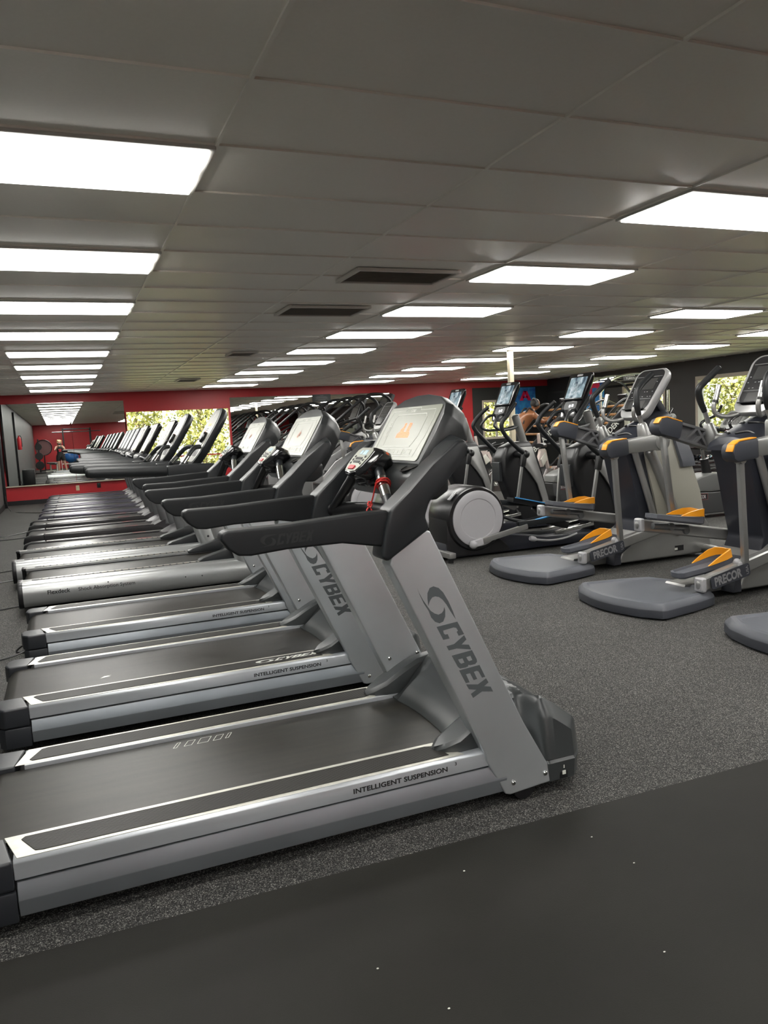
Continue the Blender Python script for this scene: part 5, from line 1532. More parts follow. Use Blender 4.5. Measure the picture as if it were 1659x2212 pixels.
# ------------------------------------------------------------------ indoor cycles
def cycle(label, loc, rz=0):
    t = thing('indoor_cycle', label, 'exercise machine', loc, rz, 'rose white indoor cycles')
    BR = mat('grey_brown_frame', (0.10, 0.085, 0.078), 0.4, 0.2)
    N = MB
    b = N(); b.prism([(-0.50, 0.30), (-0.10, 0.34), (0.10, 0.52), (0.22, 0.50), (0.40, 0.50), (0.62, 0.34), (0.66, 0.22), (0.40, 0.14), (0.0, 0.12), (-0.45, 0.16)], -0.03, 0.03, 'y', bev=0.01); b.build('frame', BR, t)
    b = N(); b.lathe([(0.0, -0.05), (0.19, -0.05), (0.20, -0.04), (0.20, 0.04), (0.19, 0.05), (0, 0.05)], (0.42, 0, 0.33), (0, 1, 0), 36); w_ = b.build('flywheel', mat('rosy_steel', (0.33, 0.26, 0.24), 0.3, 0.6), t)
    b = N(); b.lathe([(0.045, -0.07), (0.045, 0.07), (0, 0.07)], (0.42, 0, 0.33), (0, 1, 0), 16); b.build('hub', BLACK, w_)
    b = N(); b.prism([(-0.36, 0.56), (-0.20, 0.86), (-0.02, 0.86), (-0.10, 0.55)], -0.025, 0.025, 'y', bev=0.008); b.bar((-0.02, 0, 0.83), (0.12, 0, 0.50), 0.05, 0.06, bev=0.01); b.build('seat_tube', ROSE, t)
    b = N(); b.bar((-0.20, 0, 0.62), (-0.02, 0, 0.74), 0.09, 0.16, bev=0.02); b.build('chain_guard', WHITEM, t)
    b = N(); b.bar((-0.20, 0, 0.88), (-0.24, 0, 1.12), 0.04, 0.05, bev=0.006, up=(1, 0, 0)); b.build('slider_post', ROSE, t)
    b = N()
    b.loft([[(x, w2 * math.cos(R(30 * k)), z + 0.035 * math.sin(R(30 * k))) for k in range(12)] for x, w2, z in ((-0.24, 0.09, 0.92), (-0.15, 0.10, 0.925), (0.0, 0.04, 0.92), (0.06, 0.02, 0.91))])
    b.build('saddle', BLACK, t)
    b = N(); b.tube([(0.02, -0.05, 0.93), (0.14, -0.18, 0.95), (0.22, -0.18, 0.98)], 0.018, 8, smooth=4); b.tube([(0.02, 0.05, 0.93), (0.14, 0.18, 0.95), (0.22, 0.18, 0.98)], 0.018, 8, smooth=4); b.build('handlebar', BLACK, t)
    b = N(); b.bar((-0.50, -0.22, 0.04), (-0.50, 0.22, 0.04), 0.07, 0.05, bev=0.01); b.bar((0.62, -0.22, 0.04), (0.62, 0.22, 0.04), 0.07, 0.05, bev=0.01); b.bar((-0.50, 0, 0.05), (-0.40, 0, 0.20), 0.05, 0.05); b.bar((0.62, 0, 0.05), (0.55, 0, 0.20), 0.05, 0.05); b.build('feet', BR, t)
    b = N(); b.bar((0.02, -0.06, 0.40), (0.10, -0.07, 0.26), 0.02, 0.03, bev=0.005); b.box((0.10, -0.12, 0.26), (0.09, 0.08, 0.02), bev=0.005); b.build('crank', CHROME, t)
    b = N(); b.box((0.02, -0.032, 0.25), (0.24, 0.003, 0.05)); b.build('name_strip', WHITE, t)
    return t
C1 = cycle('rose white indoor cycle with a round flywheel, beyond the middle elliptical', (7.62, 11.25, 0), R(32))
dup(C1, (6.95, 12.0, 0), 'indoor cycle half hidden behind the middle elliptical column', rz=R(-8))

# ------------------------------------------------------------------ inclined ladder climbers with wooden rungs
def ladder_machine(label, loc):
    t = thing('ladder_climber', label, 'exercise machine', loc, 0, 'ladder climbers with wooden rungs')
    A = Vector((-0.75, 0, 0.30)); B = Vector((0.75, 0, 1.55))
    for s_ in (-1, 1):
        b = MB(); b.bar(A + Vector((0, s_ * 0.30, 0)), B + Vector((0, s_ * 0.30, 0)), 0.05, 0.20, bev=0.015)
        r_ = b.build('side_panel', BLACK, t)
        if s_ < 0:
            d = (B - A).normalized()
            text_part('JACOBS LADDER', 0.15, A + Vector((0, -0.327, 0)) + d * 0.35 + Vector((-d.z, 0, d.x)) * -0.06, d, (-d.z, 0, d.x), WHITE, 'lettering', r_, bold=0.003)
        b = MB(); b.tube([(0.75, s_ * 0.34, 1.60), (0.55, s_ * 0.36, 1.66), (0.2, s_ * 0.38, 1.45), (0.0, s_ * 0.38, 1.20), (-0.05, s_ * 0.36, 1.0)], 0.022, 10, smooth=5); b.build('side_rail', BLACK, t)
    d = (B - A)
    for i in range(8):
        b = MB(); c = A + d * (0.06 + i * 0.125) + Vector((-0.05, 0, 0.065)); b.cyl(c + Vector((0, -0.27, 0)), c + Vector((0, 0.27, 0)), 0.024, 12, bev=0.004); b.build('rung', WOOD, t)
    b = MB(); b.bar((-0.85, -0.25, 0.05), (-0.85, 0.25, 0.05), 0.08, 0.08, bev=0.01); b.bar((-0.85, 0, 0.05), (0.8, 0, 0.06), 0.12, 0.08, bev=0.01); b.bar((0.75, 0, 0.06), (0.72, 0, 1.45), 0.12, 0.10, bev=0.01, up=(1, 0, 0)); b.bar((-0.8, -0.2, 0.06), (-0.7, -0.2, 0.30), 0.05, 0.06); b.build('base_frame', BLACK, t)
    b = MB(); b.box((0.80, 0, 1.68), (0.05, 0.24, 0.16), rot=Matrix.Rotation(R(-20), 3, 'Y'), bev=0.01); b.build('console', DARK, t)
    return t
J1 = ladder_machine('inclined black ladder climber with wooden rungs that the man is climbing', (8.72, 13.3, 0))
dup(J1, (9.25, 12.15, 0), 'inclined ladder climber with white side lettering, in front of the occupied one')

# ------------------------------------------------------------------ stair climbers with tall looped rails
def stair(label, loc):
    t = thing('stair_climber', label, 'exercise machine', loc, 0, 'stair climbers with tall looped rails')
    for s_ in (-1, 1):
        b = MB(); b.tube([(-0.95, s_ * 0.36, 1.00), (-0.80, s_ * 0.36, 1.25), (-0.35, s_ * 0.36, 1.62), (0.05, s_ * 0.36, 1.90), (0.25, s_ * 0.36, 1.96), (0.45, s_ * 0.35, 1.93), (0.58, s_ * 0.33, 1.80), (0.60, s_ * 0.30, 1.55)], 0.027, 12, smooth=5); b.build('looped_rail', BLACK, t)
        b = MB(); b.tube([(-0.80, s_ * 0.36, 0.85), (-0.4, s_ * 0.36, 1.15), (0.1, s_ * 0.36, 1.45), (0.40, s_ * 0.34, 1.55)], 0.022, 10, smooth=5); b.build('lower_rail', BLACK, t)
        b = MB(); b.prism([(-0.80, 0.05), (-0.80, 0.55), (-0.55, 0.80), (0.10, 1.15), (0.50, 1.30), (0.62, 1.20), (0.70, 0.05)], s_ * 0.31, s_ * 0.36, 'y', bev=0.012); b.build('side_cover', mat('silver_cover', (0.30, 0.30, 0.30), 0.35, 0.4), t)
    b = MB(); b.box((-0.05, 0, 0.04), (1.40, 0.66, 0.08), bev=0.01); b.build('base', BLACK, t)
    for i in range(5):
        b = MB(); b.box((-0.68 + i * 0.24, 0, 0.40 + i * 0.20), (0.24, 0.60, 0.05), bev=0.008); b.box((-0.57 + i * 0.24, 0, 0.50 + i * 0.20 - 0.01), (0.02, 0.60, 0.16)); b.build('step', BLACK, t)
    b = MB(); b.box((0.58, 0, 1.72), (0.09, 0.44, 0.52), rot=Matrix.Rotation(R(24), 3, 'Y'), bev=0.02); cs = b.build('console', BLACK, t)
    b = MB(); b.box((0.530, 0, 1.74), (0.006, 0.34, 0.34), rot=Matrix.Rotation(R(24), 3, 'Y')); b.build('screen', PANEL_D, cs)
    b = MB(); b.box((0.55, 0, 1.32), (0.10, 0.30, 0.40), bev=0.02); b.build('mast', DARK, t)
    return t
ST = stair('stair climber with tall black looped rails, nearest one, right of the mirror panels', (5.0, 13.4, 0))
dup(ST, (5.0, 14.8, 0), 'stair climber with looped rails standing second from the front')
dup(ST, (4.85, 16.8, 0), 'stair climber with looped rails seen between the second and third treadmill consoles')
dup(ST, (4.85, 18.2, 0), 'stair climber with looped rails closest to the mirrors')

# ------------------------------------------------------------------ cage rig with an arched top
t = thing('training_cage', 'tall chrome training cage with an arched top and grid sides near the right wall', 'exercise machine', (11.4, 14.0, 0))
N = lambda: MB(11.4, 14.0, 0)
for sx in (-0.9, 0.9):
    for sy in (-0.6, 0.6):
        b = N(); b.tube([(11.4 + sx, 14 + sy, 0), (11.4 + sx, 14 + sy, 1.85)], 0.03, 10); b.build('post', CHROME, t)
for sy in (-0.6, 0.0, 0.6):
    b = N(); b.tube([(10.5, 14 + sy, 1.85), (10.75, 14 + sy, 2.08), (11.15, 14 + sy, 2.20), (11.65, 14 + sy, 2.20), (12.05, 14 + sy, 2.08), (12.3, 14 + sy, 1.85)], 0.026, 10, smooth=5); b.build('arch', CHROME, t)
b = N()
for i in range(7):
    x = 10.7 + i * 0.235
    b.tube([(x, 13.4, 2.06 + 0.12 * (1 - ((x - 11.4) / 0.75) ** 2)), (x, 14.6, 2.06 + 0.12 * (1 - ((x - 11.4) / 0.75) ** 2))], 0.014, 8)
b.build('roof_bars', CHROME, t)
b = N()
for i in range(6):
    b.tube([(10.5, 13.4, 0.5 + i * 0.22), (10.5, 14.6, 0.5 + i * 0.22)], 0.012, 8)
    b.tube([(10.5, 13.4 + i * 0.24, 0.4), (10.5, 13.4 + i * 0.24, 1.85)], 0.008, 6)
b.tube([(10.5, 14.6, 1.85), (11.4, 14.6, 1.0), (12.3, 14.6, 1.85)], 0.022, 8); b.tube([(10.5, 13.4, 1.75), (12.3, 13.4, 1.0)], 0.022, 8)
b.build('grid', CHROME, t)
b = N(); b.box((11.3, 13.38, 2.12), (0.42, 0.02, 0.09), bev=0.004); sg = b.build('top_sign', mat('sign_dark', (0.05, 0.05, 0.05), 0.5), t)
text_part('TUFFSTUFF', 0.065, (11.3, 13.368, 2.097), (1, 0, 0), (0, 0, 1), WHITE, 'lettering', sg, off=(11.4, 14.0, 0), align='CENTER')

# banners
def banner(x, y, z, rz, label, letter, w_=0.62, h=0.75):
    t = thing('wall_banner', label, 'banner', (x, y, z), rz, 'blue and red banners')
    b = MB(); b.box((0, 0, 0), (w_, 0.01, h)); bb = b.build('cloth', mat('banner_blue', (0.02, 0.10, 0.42), 0.6, var=0.7, scale=5, col2=(0.05, 0.35, 0.70)), t)
    if letter == 'A':
        b = MB(); b.plate([[(-0.20, 0.02), (-0.08, 0.02), (0.04, 0.30), (-0.06, 0.30)], [(0.20, 0.02), (0.08, 0.02), (-0.04, 0.30), (0.06, 0.30)], [(-0.10, 0.09), (0.10, 0.09), (0.07, 0.15), (-0.07, 0.15)]], (0, -0.006, 0), (1, 0, 0), (0, 0, 1), 0.002)
    else:
        b = MB(); b.plate([L_rect(-0.22, 0.05, -0.10, 0.34), L_rect(0.10, 0.05, 0.22, 0.34), L_rect(-0.10, 0.22, 0.10, 0.34)], (0, -0.006, 0), (1, 0, 0), (0, 0, 1), 0.002)
    b.build('letter', mat('hot_red', (0.75, 0.01, 0.08), 0.5), bb)
    return t
banner(12.70, Y1 - 0.03, 1.90, 0, 'blue wall banner with a red letter A behind the man', 'A', 0.7, 0.8)
banner(X1 - 0.02, 17.45, 1.90, R(-90), 'blue banner with a red block on the right wall beside the cage', 'n', 0.8, 0.8)

# white rack with a dark red box, rope and bench
t = thing('white_rack', 'white tubular rack standing behind the indoor cycle', 'rack', (8.75, 11.0, 0))
for s_ in (-0.45, 0.45):
    for q in (-0.3, 0.3):
        b = MB(); b.box((s_, q, 0.40), (0.045, 0.045, 0.80)); b.build('post', WHITEM, t)
b = MB(); b.box((0, -0.3, 0.80), (0.98, 0.06, 0.08), bev=0.005); b.box((0, 0.3, 0.80), (0.98, 0.06, 0.08), bev=0.005); b.box((-.45, 0, 0.80), (0.06, 0.6, 0.06)); b.box((.45, 0, 0.80), (0.06, 0.6, 0.06)); b.build('top_frame', WHITEM, t)
b = MB(); b.box((0, 0, 0.03), (0.98, 0.66, 0.06), bev=0.005); b.build('base', WHITEM, t)
b = MB(8.75, 11.0, 0); b.box((8.72, 11.0, 0.32), (0.42, 0.40, 0.52), bev=0.02)
o = b.build('storage_box', mat('dark_red_box', (0.14, 0.008, 0.012), 0.5)); o.location = (8.75, 11.0, 0); tag(o, 'dark red box inside the white rack', 'box')
b = MB(9.4, 9.3, 0); b.box((9.4, 9.3, 0.13), (1.5, 0.8, 0.26), bev=0.02); o = b.build('plyo_box', mat('red_vinyl', (0.45, 0.015, 0.03), 0.4)); o.location = (9.4, 9.3, 0); tag(o, 'low red padded box under the coiled ropes behind the nearest bike', 'box')
b = MB(9.4, 9.3, 0.26)
rp = []
for k in range(120):
    a = 2 * math.pi * k / 18
    rp.append((9.4 + (0.50 + 0.10 * math.sin(a * 0.31)) * math.cos(a) * 1.1, 9.3 + (0.30 + 0.05 * math.cos(a * 0.23)) * math.sin(a), 0.295 + 0.05 * (k / 18) * 0.8 + 0.02 * math.sin(a * 1.7)))
b.tube(rp, 0.024, 8)
o = b.build('battle_rope', mat('black_rope', (0.022, 0.022, 0.022), 0.7, bump=0.6, bscale=120)); o.location = (9.4, 9.3, 0.26); tag(o, 'thick black rope coiled in a heap on the red box', 'rope')
b = MB(9.9, 11.0, 0)
def bench(loc, rz, label, top, name='weight_bench'):
    t = thing(name, label, 'bench', loc, rz)
    b = MB(); b.box((0, 0, 0.44), (1.15, 0.28, 0.07), bev=0.02, seg=3); b.build('pad', top, t)
    for x in (-0.45, 0.45):
        b = MB(); b.box((x, 0, 0.21), (0.06, 0.06, 0.40)); b.box((x, 0, 0.03), (0.07, 0.50, 0.06), bev=0.008); b.build('leg', WHITEM, t)
    b = MB(); b.box((0, 0, 0.38), (1.0, 0.06, 0.05)); b.build('frame', WHITEM, t)
    return t
bench((10.9, 9.9, 0), R(10), 'black padded bench with white frame beyond the nearest bike', BLACK)
def dumbbell_rack(loc, rz, label, n=6):
    t = thing('dumbbell_rack', label, 'rack', loc, rz)
    for s_ in (-1, 1):
        b = MB(); b.prism([(-0.30, 0), (0.30, 0), (0.24, 0.06), (0.06, 0.95), (-0.02, 0.95), (-0.05, 0.06), (-0.24, 0.06)], s_ * 0.93, s_ * 0.99, 'x'); b.build('end_frame', BLACK, t)
    for j in range(3):
        b = MB(); b.box((0, 0.10 - j * 0.10 + 0.05, 0.25 + j * 0.30), (1.9, 0.20, 0.03), rot=Matrix.Rotation(R(12), 3, 'X')); b.build('shelf', BLACK, t)
    for j in range(3):
        for i in range(n):
            x = -0.78 + i * 1.56 / (n - 1)
            y = 0.10 - j * 0.10 + 0.05; z = 0.25 + j * 0.30 + 0.098
            r_ = 0.065 - 0.006 * j
            bb = MB(); bb.cyl((0, -0.11, 0), (0, -0.035, 0), r_, 14, bev=0.008); bb.cyl((0, 0.035, 0), (0, 0.11, 0), r_, 14, bev=0.008)
            bb.cyl((0, -0.04, 0), (0, 0.04, 0), 0.016, 8)
            o = bb.build('dumbbell', GLOSSB if (i + j) % 3 else CHROME)
            M = Matrix.Translation(loc) @ Matrix.Rotation(rz, 4, 'Z') @ Matrix.Translation((x, y, z))
            o.matrix_world = M
            tag(o, 'round headed dumbbell on the long rack at the right wall, %s shelf' % ['lowest', 'middle', 'top'][j], 'dumbbell', 'dumbbells on the %s rack shelf' % ['lowest', 'middle', 'top'][j])
    return t
dumbbell_rack((12.9, 12.6, 0), R(90), 'black three shelf dumbbell rack against the right wall')

# framed picture high on the right wall
b = MB(); b.box((X1 - 0.015, 11.55, 2.30), (0.03, 0.55, 0.22), bev=0.004); o = b.build('picture_frame', BLACK); tag(o, 'small dark framed picture above the right hand window', 'picture')
b = MB(); b.box((X1 - 0.032, 11.55, 2.30), (0.004, 0.47, 0.15)); b.build('print', mat('brown_print', (0.25, 0.18, 0.12), 0.5), o)

# ------------------------------------------------------------------ people
SKIN_D = mat('brown_skin', (0.26, 0.105, 0.045), 0.34, spec=0.5)
SKIN_L = mat('fair_skin', (0.62, 0.36, 0.26), 0.5)

def skin_body(name, verts, edges, radii, m, parent, root=0, sub=2):
    me = bpy.data.meshes.new(name)
    me.from_pydata(verts, edges, [])
    o = bpy.data.objects.new(name, me)
    COL.objects.link(o)
    o.modifiers.new('skin', 'SKIN')
    if not me.skin_vertices:
        bpy.context.view_layer.objects.active = o
    sv = me.skin_vertices[0].data
    for i, r_ in enumerate(radii):
        sv[i].radius = (r_, r_) if not isinstance(r_, tuple) else r_
        sv[i].use_root = (i == root)
    o.modifiers['skin'].use_smooth_shade = True
    s = o.modifiers.new('sub', 'SUBSURF'); s.levels = sub; s.render_levels = sub
    me.materials.append(m)
    if parent:
        o.parent = parent
    return o

class Fig:
    def __init__(s):
        s.v = []; s.e = []; s.r = []
    def p(s, co, r_, link=None):
        s.v.append(tuple(co)); s.r.append(r_)
        if link is not None:
            s.e.append((link, len(s.v) - 1))
        return len(s.v) - 1

def hand(f, wrist_i, wrist, fwd, side, nrm, curl=0.5, sc=1.0):
    """palm and five separate fingers; fwd along the fingers, side towards the thumb"""
    fwd = Vector(fwd).normalized(); side = Vector(side).normalized(); nrm = Vector(nrm).normalized()
    w_ = Vector(wrist)
    palm = f.p(w_ + fwd * 0.045 * sc, (0.022 * sc, 0.030 * sc), wrist_i)
    for k, (off, L) in enumerate(((0.030, 0.072), (0.010, 0.080), (-0.010, 0.074), (-0.028, 0.058))):
        a = f.p(w_ + fwd * 0.088 * sc + side * off * sc, 0.0095 * sc, palm)
        d1 = (fwd * math.cos(curl) + nrm * math.sin(curl)).normalized()
        d2 = (fwd * math.cos(curl * 2) + nrm * math.sin(curl * 2)).normalized()
        c1 = w_ + fwd * 0.088 * sc + side * off * sc + d1 * L * 0.5 * sc
        b_ = f.p(c1, 0.0085 * sc, a)
        f.p(c1 + d2 * L * 0.5 * sc, 0.007 * sc, b_)
    th = f.p(w_ + fwd * 0.035 * sc + side * 0.042 * sc, 0.012 * sc, palm)
    f.p(w_ + fwd * 0.070 * sc + side * 0.058 * sc + nrm * 0.015 * sc, 0.009 * sc, th)

def head(parent, c, fwd, up, m, sc=1.0):
    """head with nose, chin, ears, eye sockets; returned as its own lofted mesh used for hair and face parts"""
    fwd = Vector(fwd).normalized(); up = Vector(up).normalized(); side = fwd.cross(up).normalized()
    M = Matrix((side, fwd, up)).transposed()
    c = Vector(c)
    t = bmesh.new()
    bmesh.ops.create_uvsphere(t, u_segments=24, v_segments=16, radius=1.0)
    for v in t.verts:
        x, y, z = v.co
        fx, fy, fz = x * 0.073, y * 0.092, z * 0.112
        if z < 0:
            fx *= 1 + 0.28 * z; fy *= 1 + 0.10 * z
            if y > 0:
                fy += 0.012 * (-z)
        if y > 0.75 and -0.35 < z < 0.15 and abs(x) < 0.25:
            fy += 0.020 * (1 - abs(x) / 0.25) * (0.6 if z > 0 else 1)
        if y > 0.6 and 0.0 < z < 0.28 and 0.2 < abs(x) < 0.55:
            fy -= 0.008
        v.co = Vector((fx, fy, fz)) * sc
    for s_ in (-1, 1):
        q = bmesh.ops.create_uvsphere(t, u_segments=8, v_segments=6, radius=1.0)
        for v in q['verts']:
            v.co = Vector((s_ * 0.074 + v.co.x * 0.010, -0.005 + v.co.y * 0.018, 0.0 + v.co.z * 0.030)) * sc
    bmesh.ops.transform(t, matrix=Matrix.Translation(c) @ M.to_4x4(), verts=t.verts)
    b = MB(); b.add(t)
    h = b.build('head', m, parent)
    # eyes, brows and mouth
    b = MB()
    for s_ in (-1, 1):
        b.ball(c + M @ Vector((s_ * 0.028, 0.080, 0.012)) * sc, 0.0085 * sc, 8)
        b.bar(c + M @ Vector((s_ * 0.014, 0.088, 0.033)) * sc, c + M @ Vector((s_ * 0.044, 0.080, 0.033)) * sc, 0.006 * sc, 0.005 * sc)
    b.bar(c + M @ Vector((-0.020, 0.088, -0.052)) * sc, c + M @ Vector((0.020, 0.088, -0.052)) * sc, 0.008 * sc, 0.006 * sc)
    b.build('face_features', mat('face_dark', (0.06, 0.02, 0.015), 0.5), h)
    return M, h

# the man on the far ladder climber: bent forward, arms to the rungs
man = thing('person', 'person in a black singlet and headphones leaning onto the far ladder climber', 'person', (8.35, 13.1, 0.0))
f = Fig()
pel = f.p((-0.12, 0, 1.05), (0.13, 0.15))
wst = f.p((-0.07, 0, 1.20), (0.105, 0.135), pel)
chs = f.p((0.06, 0, 1.36), (0.12, 0.165), wst)
upc = f.p((0.17, 0, 1.45), (0.11, 0.15), chs)
nk = f.p((0.25, 0, 1.52), 0.058, upc)
hdn = f.p((0.295, 0, 1.585), 0.060, nk)
for s_ in (-1, 1):
    sh = f.p((0.17, s_ * 0.19, 1.45), 0.062, upc)
    el = f.p((0.34, s_ * 0.24, 1.30 if s_ < 0 else 1.34), 0.043, sh)
    wr = f.p((0.50, s_ * 0.24, 1.38 if s_ < 0 else 1.42), 0.029, el)
    hand(f, wr, (0.50, s_ * 0.24, 1.38 if s_ < 0 else 1.42), (1, 0, 0.2), (0, -s_, 0.1), (0, 0, -1), 0.7)
    hp_ = f.p((-0.11, s_ * 0.10, 0.97), 0.092, pel)
    kx, kz = ((0.06, 0.66) if s_ < 0 else (-0.12, 0.58))
    kn = f.p((kx, s_ * 0.12, kz), 0.060, hp_)
    ax_, az = ((-0.12, 0.36) if s_ < 0 else (-0.36, 0.30))
    cf = f.p(((kx + ax_) / 2 - 0.01, s_ * 0.12, (kz + az) / 2 + 0.05), 0.052, kn)
    an = f.p((ax_, s_ * 0.12, az), 0.036, cf)
    f.p((ax_ + 0.14, s_ * 0.13, az - 0.04), 0.032, an)
skin_body('body', f.v, f.e, f.r, SKIN_D, man)
M, hh = head(man, (0.335, 0, 1.655), (0.85, 0, -0.35), (0.35, 0, 0.9), SKIN_D)
b = MB(); t_ = Vector((0.325, 0, 1.672))
b.ball(t_, 0.098, 16, (0.95, 0.80, 1.05)); b.build('hair', mat('black_hair', (0.012, 0.010, 0.009), 0.6, bump=0.5, bscale=300), man)
b = MB()
b.tube([(0.32, -0.088, 1.65), (0.31, -0.075, 1.73), (0.295, 0, 1.775), (0.31, 0.075, 1.73), (0.32, 0.088, 1.65)], 0.010, 8, smooth=5)
for s_ in (-1, 1):
    b.cyl((0.325, s_ * 0.075, 1.645), (0.325, s_ * 0.105, 1.645), 0.034, 16, bev=0.006)
b.build('headphones', mat('headphone_grey', (0.05, 0.05, 0.05), 0.3), man)
f = Fig()
a = f.p((-0.12, 0, 1.04), (0.145, 0.165)); c_ = f.p((-0.07, 0, 1.17), (0.122, 0.15), a)
for s_ in (-1, 1):
    q = f.p((-0.10, s_ * 0.10, 0.96), 0.108, a)
    f.p(((0.0 if s_ < 0 else -0.11), s_ * 0.115, 0.76), 0.092, q)
skin_body('shorts', f.v, f.e, f.r, mat('black_cloth', (0.012, 0.012, 0.013), 0.7), man)
b = MB()
for s_ in (-1, 1):
    kx, kz = ((-0.12, 0.36) if s_ < 0 else (-0.36, 0.30))
    b.loft([[(kx + x + 0.03, s_ * 0.125 + w2 * math.cos(R(30 * k)), kz - 0.075 + z + h * math.sin(R(30 * k))) for k in range(12)] for x, w2, z, h in ((-0.07, 0.03, 0.03, 0.03), (-0.04, 0.045, 0.035, 0.055), (0.06, 0.045, 0.02, 0.045), (0.17, 0.045, 0.0, 0.028), (0.20, 0.02, 0.0, 0.015))])
b.build('shoes', mat('dark_shoe', (0.03, 0.03, 0.03), 0.5), man)
# singlet straps
b = MB()
for s_ in (-1, 1):
    b.tube([(-0.02, s_ * 0.10, 1.29), (0.06, s_ * 0.085, 1.50), (0.16, s_ * 0.075, 1.585), (0.28, s_ * 0.08, 1.46)], 0.018, 8, smooth=5)
b.build('singlet_straps', mat('black_cloth', (0.012, 0.012, 0.013), 0.7), man)

# the photographer, standing behind the camera and holding up a phone (seen in the far mirror)
wm = thing('person', 'person in black tank top and shorts holding up a phone, seen in the mirror', 'person', (0.0, -0.42, 0.0))
f = Fig()
pel = f.p((0, 0, 0.86), (0.135, 0.105))
wst = f.p((0, 0.0, 1.00), (0.105, 0.085), pel)
chs = f.p((0, 0.0, 1.16), (0.135, 0.10), wst)
upc = f.p((0, -0.005, 1.26), (0.125, 0.085), chs)
nk = f.p((0, 0.005, 1.34), 0.048, upc)
f.p((0, 0.015, 1.40), 0.050, nk)
for s_ in (-1, 1):
    sh = f.p((s_ * 0.165, -0.005, 1.255), 0.050, upc)
    el = f.p((s_ * 0.215, 0.12, 1.09), 0.038, sh)
    wr = f.p((s_ * 0.075, 0.29, 1.28), 0.026, el)
    hand(f, wr, (s_ * 0.075, 0.29, 1.28), (-s_ * 0.25, 0.35, 0.9), (-s_ * 0.3, -0.5, 0.3), (-s_ * 1, 0.1, 0), 0.5, 0.92)
    hp_ = f.p((s_ * 0.09, 0, 0.80), 0.092, pel)
    kx = s_ * 0.10 + (0.07 if s_ > 0 else 0)
    kn = f.p((kx, 0.03, 0.45), 0.055, hp_)
    cf = f.p((kx + (0.03 if s_ > 0 else 0), 0.0, 0.30), 0.050, kn)
    an = f.p((kx + (0.06 if s_ > 0 else 0), 0.0, 0.09), 0.033, cf)
    f.p((kx + (0.08 if s_ > 0 else 0), 0.11, 0.045), 0.034, an)
skin_body('body', f.v, f.e, f.r, SKIN_L, wm)
head(wm, (0, 0.03, 1.475), (0, 1, 0.0), (0, 0, 1), SKIN_L, 0.95)
b = MB()
random.seed(3)
for k in range(26):
    a = 2 * math.pi * random.random(); e_ = random.random()
    z = 1.49 + 0.07 * e_ - 0.12 * (1 - e_) * (1 if math.sin(a) < 0.3 else 0)
    rr_ = 0.085 * math.sqrt(max(0.1, 1 - (0.6 * e_) ** 2))
    b.ball((rr_ * math.cos(a), 0.0 + rr_ * math.sin(a) * 0.9 - 0.01, z + 0.01), 0.034, 8)
b.ball((0, -0.015, 1.505), 0.092, 14, (1, 1, 1))
b.build('hair', mat('blonde_hair', (0.62, 0.42, 0.20), 0.6), wm)
b = MB()
L = []
for z, rx_, ry_ in ((0.80, 0.150, 0.125), (0.92, 0.150, 0.122), (1.00, 0.128, 0.105), (1.10, 0.145, 0.118), (1.20, 0.152, 0.118), (1.265, 0.120, 0.095), (1.285, 0.10, 0.07)):
    L.append([(rx_ * math.cos(R(18 * k)), ry_ * math.sin(R(18 * k)), z) for k in range(20)])
b.loft(L, cap=False); tp = b.build('tank_top', mat('black_cloth', (0.012, 0.012, 0.013), 0.7), wm)
b = MB(); b.box((0, 0.122, 1.13), (0.14, 0.006, 0.05), bev=0.002); b.box((0, 0.122, 1.06), (0.10, 0.006, 0.05), bev=0.002); b.build('red_print', REDP, tp)
b = MB()
for s_ in (-1, 1):
    L = []
    for z, c0, rr_ in ((0.88, 0.07, 0.105), (0.75, 0.09, 0.110), (0.60, 0.105 + (0.03 if s_ > 0 else 0), 0.098)):
        L.append([(s_ * c0 + rr_ * math.cos(R(22.5 * k)), 0.01 + rr_ * 1.05 * math.sin(R(22.5 * k)), z) for k in range(16)])
    b.loft(L, cap=True)
b.build('shorts', mat('black_cloth', (0.012, 0.012, 0.013), 0.7), wm)
b = MB(); b.box((0.0, -0.075, 1.375), (0.15, 0.009, 0.075), bev=0.004)
tag(b.build('phone', GLOSSB), 'phone held up in front of the face of the person in the tank top', 'phone')

# ------------------------------------------------------------------ things behind the camera that the far mirror shows
t = thing('drum_fan', 'big round fan by the back wall, dull red, left of the reflected person', 'fan', (-0.78, -6.2, 0))
b = MB(); b.lathe([(0.42, -0.10), (0.43, -0.08), (0.43, 0.08), (0.42, 0.10), (0.40, 0.08), (0.40, -0.08)], (0, 0, 1.25), (0, 1, 0), 40); b.build('drum', BLACK, t)
b = MB(); b.lathe([(0.0, 0.03), (0.39, 0.03), (0.39, 0.035), (0, 0.035)], (0, 0, 1.25), (0, 1, 0), 40); b.build('grille', mat('dull_red_grille', (0.12, 0.05, 0.05), 0.5), t)
b = MB(); b.cyl((0, 0, 0.03), (0, 0, 0.85), 0.03, 12); b.cyl((0, 0, 0), (0, 0, 0.04), 0.25, 24, bev=0.008); b.build('stand', BLACK, t)
b = MB(); b.ball((0, 0, 0.32), 0.30, 32); o = b.build('exercise_ball', mat('blue_ball', (0.02, 0.10, 0.30), 0.3)); o.location = (0.50, -5.2, 0.36)
tag(o, 'shiny blue exercise ball in the low white rack behind the camera', 'ball')
t = thing('ball_rack', 'low white tubular rack holding the blue ball', 'rack', (0.75, -5.2, 0))
for sx in (-0.7, 0.7):
    for sy in (-0.32, 0.32):
        b = MB(); b.cyl((sx, sy, 0), (sx, sy, 0.95), 0.022, 10); b.build('post', WHITEM, t)
b = MB()
